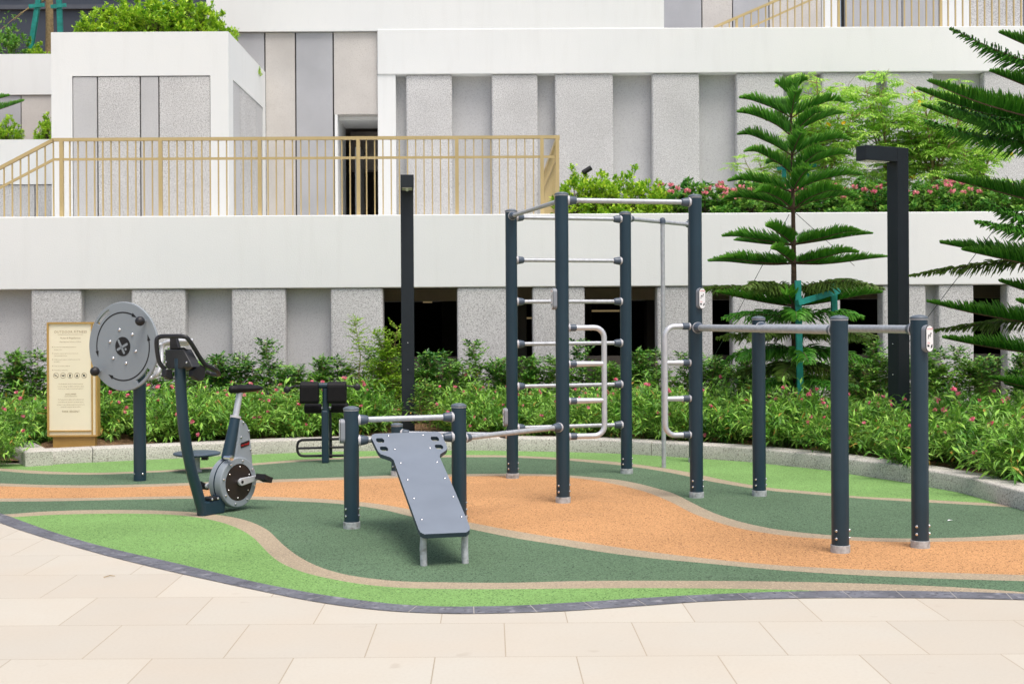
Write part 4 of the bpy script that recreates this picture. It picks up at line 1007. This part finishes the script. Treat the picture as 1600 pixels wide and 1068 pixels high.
o = place(low[0], (XQ(-2,13.2)-.02, 13.15, .03), 1.0, (.75,.75,.85), 'single flowering shrub outside the left end of the kerb', 'shrub')
cane = [proto('upright_shrub', mk_cane_shrub(1.0, 5, lf_back)), proto('upright_shrub', mk_cane_shrub(.92, 6, lf_back)), proto('upright_shrub', mk_cane_shrub(1.05, 4, lf_back))]
X = -6.6; k = 0
while X < 8.2:
    Y = 16.75 + random.uniform(-.2,.25)
    place(cane[k % 3], (X, Y, .1), random.uniform(-.5,.5), random.uniform(.88,1.08), 'upright dark green shrub with tan canes in the row against the grey ribbed wall', 'shrub', 'upright shrubs along the wall'); k += 1
    X += random.uniform(.36,.5)
brt = proto('young_shrub', mk_cane_shrub(1.34, 3, lf_bright, .9, .042, .08))
place(brt, (XQ(578,16.4), 16.4, .1), 0, 1, 'tallest bright yellow green shrub left of the dark lamp post', 'shrub')
brt2 = proto('young_shrub', mk_cane_shrub(1.28, 3, lf_bright, .9, .042, .08))
place(brt2, (XQ(610,16.4), 16.4, .1), 0, .97, 'bright green shrub directly beside the left edge of the dark lamp post', 'shrub')
sp = proto('leafy_sprig', mk_cane_shrub(.98, 3, lf_front, .7, .05, .1))
place(sp, (XQ(671,15.2), 15.2, .1), 0, .78, 'pale green sprig leaning in front of the foot of the lamp post', 'shrub')

# ---------------------------------------------------------------- terrace planting
ytop = zb1-.10
ym = [proto('yellow_green_shrub', mk_mound(.46,.36,.60,22,lf_yellow,.07,.042,110)) for _ in range(2)]
for i, (px, s, lab) in enumerate(((905,1.02,'yellow green shrub nearest the railing corner on the terrace'),(945,1.0,'yellow green shrub under the spotlight on the terrace'),(985,1.0,'yellow green shrub right of the spotlight on the terrace'),(1022,.85,'last yellow green shrub before the pink flowers on the terrace'))):
    Y = 19.0; place(ym[i % 2], (XQ(px,Y), Y, ytop), i*1.3, (s*.95,s,s*1.32), lab, 'shrub', 'yellow green shrubs on the terrace')
pm = [proto('pink_flower_shrub', mk_mound(.42,.34,.58,18,lf_penta,.085,.05,85,petal_rose,k_,.024,18)) for k_ in (4, 3, 6)]
px = 1045; k = 0
while px < 1660:
    Y = 19.0+random.uniform(-.25,.35); s = random.uniform(.9,1.12)
    place(pm[k % 3], (XQ(px,Y), Y, ytop), random.uniform(-.6,.6), (s*.9,s,s*1.02), 'broad leaved shrub with pink flower heads above the white terrace band', 'shrub', 'pink flowering shrubs on the terrace'); k += 1; px += 30
ft = [proto('feathery_tree', mk_feather_tree(2.35, 1.0, 62)), proto('feathery_tree', mk_feather_tree(2.5, 1.05, 66))]
for i, (px, Y, s, lab) in enumerate(((1212,20.9,.72,'small feathery tree peeping out left of the young pine'),(1292,20.6,1.1,'feathery light green tree right beside the small pine'),(1392,20.9,1.16,'tallest feathery light green tree behind the lamp post arm'),(1462,20.4,1.06,'feathery light green tree with drooping leaves right of the lamp post'),(1530,20.9,.97,'feathery tree with yellow flowers behind the right hand pine'))):
    place(ft[i % 2], (XQ(px,Y), Y, ytop), i*1.7, s, lab, 'tree', 'feathery trees on the terrace')
for px, py, Y, lab in ((1263,290,20.3,'teal stake seen between the pine branches on the terrace'),(1225,290,20.5,'teal stake left of the pine trunk on the terrace')):
    q = Q(px, py, Y); t = thing('tree_stake', (q.x,Y,ytop), lab, 'stake'); MB().box(q.x-.03,q.x+.03,Y-.03,Y+.03,ytop,ytop+1.15).build('stake_post', teal, t)
    beam((q.x-.12,Y-.04,ytop+1.0),(q.x+.12,Y-.04,ytop+1.03),.05,.02,'cross_batten',teal,t)
# spotlight
q = Q(914,268,19.0); t = thing('garden_spotlight', (q.x,q.y,ytop), 'small black garden spotlight tilted upward above the yellow green shrub', 'spotlight')
MB().tube([Vector((q.x,q.y,ytop)), q], .008, 8).build('spike', blackp, t)
d = (Q(924,263,19.0)-Q(908,273,19.0)).normalized(); hd_ = MB().lathe(q-d*.04, d, [(1e-5,0),(.034,0),(.038,.01),(.038,.15),(.038,.15),(.033,.145),(1e-5,.14)], 18).build('lamp_head', blackp, t)
# planter box and top-left bushes
bm_ = [proto('rounded_bush', mk_mound(.62,.5,.66,22,lf_yellow,.075,.044,170)) for _ in range(2)]
for i, (px, Y, s, lab) in enumerate(((150,20.2,.75,'low green bush at the left end of the raised planter box'),(195,20.3,1.0,'second bright green bush from the left in the raised planter box'),(245,20.2,1.12,'tallest bright green bush in the middle of the raised planter box'),(300,20.25,1.05,'bright green bush near the right corner of the raised planter box'),(338,20.7,.8,'green bush spilling over the right edge of the planter box'))):
    place(bm_[i % 2], (XQ(px,Y,60), Y, zp-.12), i*1.1, (s*.85,s*.9,s*1.2), lab, 'bush', 'bushes in the raised planter box')
o = place(bm_[0], (XQ(392,22.2,90), 22.2, zp-.18), 2, (.22,.4,.3), 'tiny green tuft at the far end of the planter side wall', 'bush')
for i, (px, Y, zz_, s, lab) in enumerate(((12,21.3,za-.08,(.50,.5,.78),'yellow green bush left on the low left terrace'),(76,21.3,za-.08,(.42,.5,.8),'yellow green bush against the planter box on the low left terrace'),(60,24,zc1-.08,(.4,.5,.7),'small bush in front of the brown trunk at top left'))):
    place(bm_[i % 2], (XQ(px,Y,190), Y, zz_), i*2.1, s, lab, 'bush')
db = proto('dark_bush', mk_mound(.6,.5,.8,20,lf_penta,.09,.045,80)); 
place(db, (XQ(18,24.4,60), 24.4, zc1-.08), 0, (.75,.8,1.2), 'large dark green bush at the top left corner', 'bush')
Yt = 25; bx = XQ(76,Yt,40); tt = thing('staked_tree', (bx,Yt,zc1-.1), 'tree with mottled brown trunk and teal stakes at top left', 'tree')
MB().tube([(bx+.0,Yt,zc1-.1),(bx+.02,Yt,zc1+.9),(bx+.01,Yt,zc1+2.2)], [.085,.075,.065], 12).build('trunk', bark_lite, tt)
lfm = MB(); stm = MB()
for i in range(26):
    v = rv(); c_ = Vector((bx+v.x*.9, Yt+v.y*.7, zc1+2.3+v.z*.5)); stm.tube([(bx,Yt,zc1+2.0), c_], [.015,.003], 4, False)
    for q_ in range(30): leaf(lfm, c_+rv()*.15, rv(), UP+rv(), .1, .05)
for e in ((XQ(2,Yt,20), zc1+.75),(XQ(30,Yt,5), zc1+1.0)):
    stm.tube([(bx,Yt,zc1+1.5),((bx+e[0])/2,Yt-.2,(zc1+1.6+e[1])/2),(e[0],Yt-.3,e[1])], [.014,.009,.003], 5, False)
    for q_ in range(26): leaf(lfm, Vector((e[0],Yt-.3,e[1]))+rv()*.22, rv()-UP*.3, UP+rv(), .09, .03)
lfm.build('foliage', lf_penta, tt); stm.build('branch', bark_lite, tt)
for a, c, lab in (((48,76),(62,-10),'leaning teal stake left of the brown trunk at top left'),((95,70),(92,-10),'upright teal stake right of the brown trunk at top left'),((262,20),(248,-10),'teal stake tip behind the planter box bushes')):
    p0 = Q(*a, Yt-.3); p1 = Q(*c, Yt-.35); t = thing('tree_stake', p0, lab, 'stake')
    d = (p1-p0).normalized(); MB().obox((p0+p1)/2, d, (0,1,0), d.cross(Vector((0,1,0))), (p1-p0).length/2+.25, .04, .045).build('stake_post', teal, t)
    MB().obox(p1-d*.25-Vector((0,.05,0)), (1,0,.1), (0,1,0), (-.1,0,1), .15, .012, .035).build('cross_batten', teal, t)

# ---------------------------------------------------------------- araucaria pines
def pine_branch(tree, b, e, sag, blen, old=False, up_tip=.0, dens=1.0, droop=False):
    b, e = Vector(b), Vector(e); L_ = (e-b).length; mid = b.lerp(e,.5)-UP*sag; pts = catmull([b, b.lerp(mid,.5)-UP*sag*.35, mid, mid.lerp(e,.55)-UP*sag*.25, e+UP*up_tip], 5)
    st = MB().tube(pts, [max(.003, .014*(1-.8*k/(len(pts)-1))*min(1.2,L_)) for k in range(len(pts))], 6, False)
    o = st.build('branch', bark, tree); lf = MB(); at = []
    n_ = int(L_/.0155*dens); N = len(pts)-1
    for i in range(n_):
        t = .10+.90*(i+random.random()*.5)/n_; j = min(N-1, int(t*N)); p_ = pts[j].lerp(pts[j+1], t*N-j); tg = (pts[j+1]-pts[j]).normalized()
        sd_ = tg.cross(UP).normalized(); u2 = sd_.cross(tg)
        for s_ in (-1, 1):
            for lay in (0, 1):
                l = blen*(.55+.45*math.sin(math.pi*min(1,.25+t*.6)))*(1-.80*max(0,t-.60)/.40)*random.uniform(.7,1.15)
                w_ = (.75 if lay == 0 else .32)*random.uniform(.8,1.2); uu = (.62 if lay == 0 else 1.0)
                if droop: d0 = tg*.55 + sd_*s_*.9 + u2*random.uniform(-.75,.55); cur = -UP*.75
                else: d0 = tg*.72 + sd_*s_*w_ + u2*uu*random.uniform(.7,1.1); cur = UP*.35
                d0.normalize(); q = [p_, p_+d0*l*.5, p_+d0*l*.9+cur*l*.22+tg*l*.06, p_+d0*l*1.04+cur*l*.36+tg*l*.1]
                n0 = len(lf.v); lf.tube(q, [.0045,.0075,.006,.0015], 3, False, False)
                for k in range(4): at += [max(0,(k-1)/2.4)**1.3*(.95 if not droop else .6)*(.4+.6*t)]*3
    lf.at = at; lf.build('branchlets', lf_pine_old if old else (lf_pine_dark if tree.name.endswith('.001') else lf_pine), o)
def pine(name, base_, hgt, r0, lab, tilt=0):
    t = thing(name, base_, lab, 'pine tree'); pts = [Vector(base_)+UP*hgt*k/8+Vector((tilt*k/8 + random.uniform(-.006,.006),0,0)) for k in range(9)]
    MB().tube(pts, [r0*(1-.86*k/8) for k in range(9)], 12, False).build('trunk', bark, t); return t
YA = 14.7; ab = Q(1244,640,YA); ab.z = .1; zT = Q(1236,136,YA).z
pa = pine('araucaria_pine', ab, zT-.1, .052, 'whole young araucaria pine with tiered branches beside the teal stake', Q(1236,136,YA).x-ab.x)
S = YA/F
def trunk_at(py):
    z = Q(1238,py,YA).z; f_ = (z-.1)/(zT-.1); return Vector((ab.x+(Q(1236,136,YA).x-ab.x)*f_, YA, z))
# (attach row, reach in photo px, rise in photo px, sag, branchlet length, old, droop, count, first azimuth)
tiers = [(150,26,24,.0,.115,0,0,5,.3),(184,78,34,-.04,.128,0,0,4,.1),(213,80,32,-.04,.128,0,0,4,-.2),(243,92,34,-.04,.128,0,0,4,.2),(272,98,30,-.04,.128,0,0,4,-.1),(301,108,28,-.04,.128,0,0,4,.15),(328,120,24,-.04,.135,0,0,5,.0),
         (382,130,18,.0,.13,0,0,6,.1),(411,148,14,.02,.13,0,0,7,.35),(455,145,10,-.03,.15,1,1,6,.1),(478,125,24,.02,.155,0,0,5,.5),(498,120,4,-.04,.17,0,1,5,.3),(522,138,-4,-.05,.17,1,1,6,.0),(548,125,-14,-.05,.18,0,1,6,.4),(572,110,-14,-.04,.17,1,1,5,.7),(594,95,-10,-.04,.15,0,1,5,.2)]
for py, reach, rise, sag, bl, old, dr_, n_, az0 in tiers:
    b = trunk_at(py)
    for k in range(n_):
        az = az0 + 2*math.pi*k/n_ + random.uniform(-.28,.28); rr = reach*S*random.uniform(.84,1.08)
        e = b + Vector((math.cos(az)*rr, -math.sin(az)*rr, rise*S*random.uniform(.7,1.25)))
        pine_branch(pa, b, e, sag+random.uniform(-.03,.02), bl*random.uniform(.88,1.12), bool(old), -random.uniform(0,.05), 1.0 if not dr_ else .8, bool(dr_))
pine_branch(pa, trunk_at(160), trunk_at(128), 0, .08, False, 0, 1.0)
# right hand pine: trunk stands just outside the photograph, its branches reach in
YB = 12.6; S2 = YB/F; rb = Q(1735,760,YB); rb.z = .1
pb = pine('araucaria_pine', rb, 4.9, .075, 'large araucaria pine at the right edge with long dark branches reaching in')
def rtip(px, py, dy=0): return Q(px, py, YB+dy)
def rbase(py): return Vector((rb.x, YB, Q(1735,py,YB).z))
for tip, dy, bpy_, sag, bl, old, dr_ in (((1486,44),-.15,120,.10,.175,0,1),((1562,52),.2,118,.02,.175,0,0),((1548,112),-.25,185,.0,.18,0,0),((1434,140),-.75,205,.10,.18,0,0),((1452,128),-1.5,195,.10,.19,0,0),((1470,160),-1.2,205,.10,.19,0,1),((1446,188),-1.0,215,.12,.18,0,1),((1440,165),.5,215,.12,.18,0,0),((1520,150),-.1,225,.0,.18,0,0),
        ((1507,190),-.3,262,.0,.165,0,0),((1478,278),-.2,345,.0,.165,0,0),((1535,315),-.9,352,.08,.165,0,1),((1525,345),-1.0,360,.05,.165,0,1),((1470,380),.2,430,.0,.175,0,0),((1505,391),-.2,440,.0,.18,0,0),((1421,430),.3,395,-.03,.15,1,1),((1450,472),-.2,515,.05,.165,0,0),
        ((1562,440),.1,480,.04,.165,0,0),((1456,516),.3,490,-.02,.15,1,1),((1474,528),-.2,560,.04,.165,0,0),((1548,590),-.3,620,.04,.15,0,0),((1570,600),.4,630,.03,.15,0,0),((1600,-20),0,40,.06,.175,0,0),((1590,470),-.6,520,.04,.165,0,0)):
    pine_branch(pb, rbase(bpy_), rtip(*tip, dy), sag, bl, bool(old), 0, 1.0, bool(dr_))
for z_ in (1.2,2.0,2.8,3.6,4.4):
    for k in range(3):
        az = random.uniform(-.9,.9); b = Vector((rb.x,YB,z_)); pine_branch(pb, b, b+Vector((math.cos(az)*1.2, math.sin(az)*1.2, .3)), .05, .17, False, 0, .6)
lb_ = Q(-130,400,20.1); lb_.z = ytop; pc = pine('araucaria_pine', lb_, 3.2, .05, 'pine branch poking in at the left edge above the sloping railing')
for tip, bpy_, dr_ in (((37,158),200,0),((14,150),170,0),((-20,250),240,0)):
    pine_branch(pc, Vector((lb_.x,20.1,Q(-130,bpy_,20.1).z)), Q(*tip,20.1), .05, .18, False, 0, 1.0, bool(dr_))
# timber stake at the pine
q0 = P(1251,660); t = thing('tree_stake', Q(1250,638,YA-.35), 'teal timber frame of two stakes and crossbar holding the small pine', 'stake')
ys = YA-.55
def stick(a, c, y0, y1, hw, name):
    p0 = Q(*a, y0); p1 = Q(*c, y1); d = (p1-p0).normalized(); sx_ = d.cross(Vector((0,1,0))).normalized()
    MB().obox((p0+p1)/2, d, sx_, d.cross(sx_), (p1-p0).length/2, hw, .022).build(name, teal, t)
stick((1251.5,662),(1246.5,438), ys, ys, .033, 'stake_post'); stick((1306,600),(1302.5,437), ys+.35, ys+.35, .033, 'stake_post'); stick((1246,473),(1311,454), ys-.05, ys+.28, .032, 'crossbar')
MB().tube([Q(1238,471,YA-.07), Q(1247,471,ys)], .006, 6).build('tie', wire, t)
# guy wires
for a, c, Ya_, Yc_, lab in (((1233,335),(1108,572),YA,YA+1.2,'thin green guy wire slanting left from the small pine trunk'),((1240,330),(1335,415),YA,YA+.9,'thin green guy wire slanting right from the small pine trunk'),((1560,350),(1418,537),YB,YB+.8,'thin green guy wire of the large pine passing behind the right hand post')):
    t = thing('guy_wire', Q(*c,Yc_), lab, 'wire'); MB().tube([Q(*a,Ya_), Q(*c,Yc_)], .0035, 5).build('wire_strand', wire, t)

# small litter seen on the ground
a_, b_ = P(162,901,.006), P(180,899,.006)
tag(MB().tube([a_, a_.lerp(b_,.5)+Vector((0,.01,.004)), b_], [.0025,.003,.0015], 6).build('twig', bark_lite), 'small light brown dry twig lying on the pale paving slabs at left', 'twig')
mb = MB(); q = P(1480,813,.006); leaf(mb, q, Vector((1,.3,.1)), UP, .05, .03, .05)
tag(mb.build('fallen_petal', whitep), 'single white petal lying on the dark green rubber at right', 'petal')
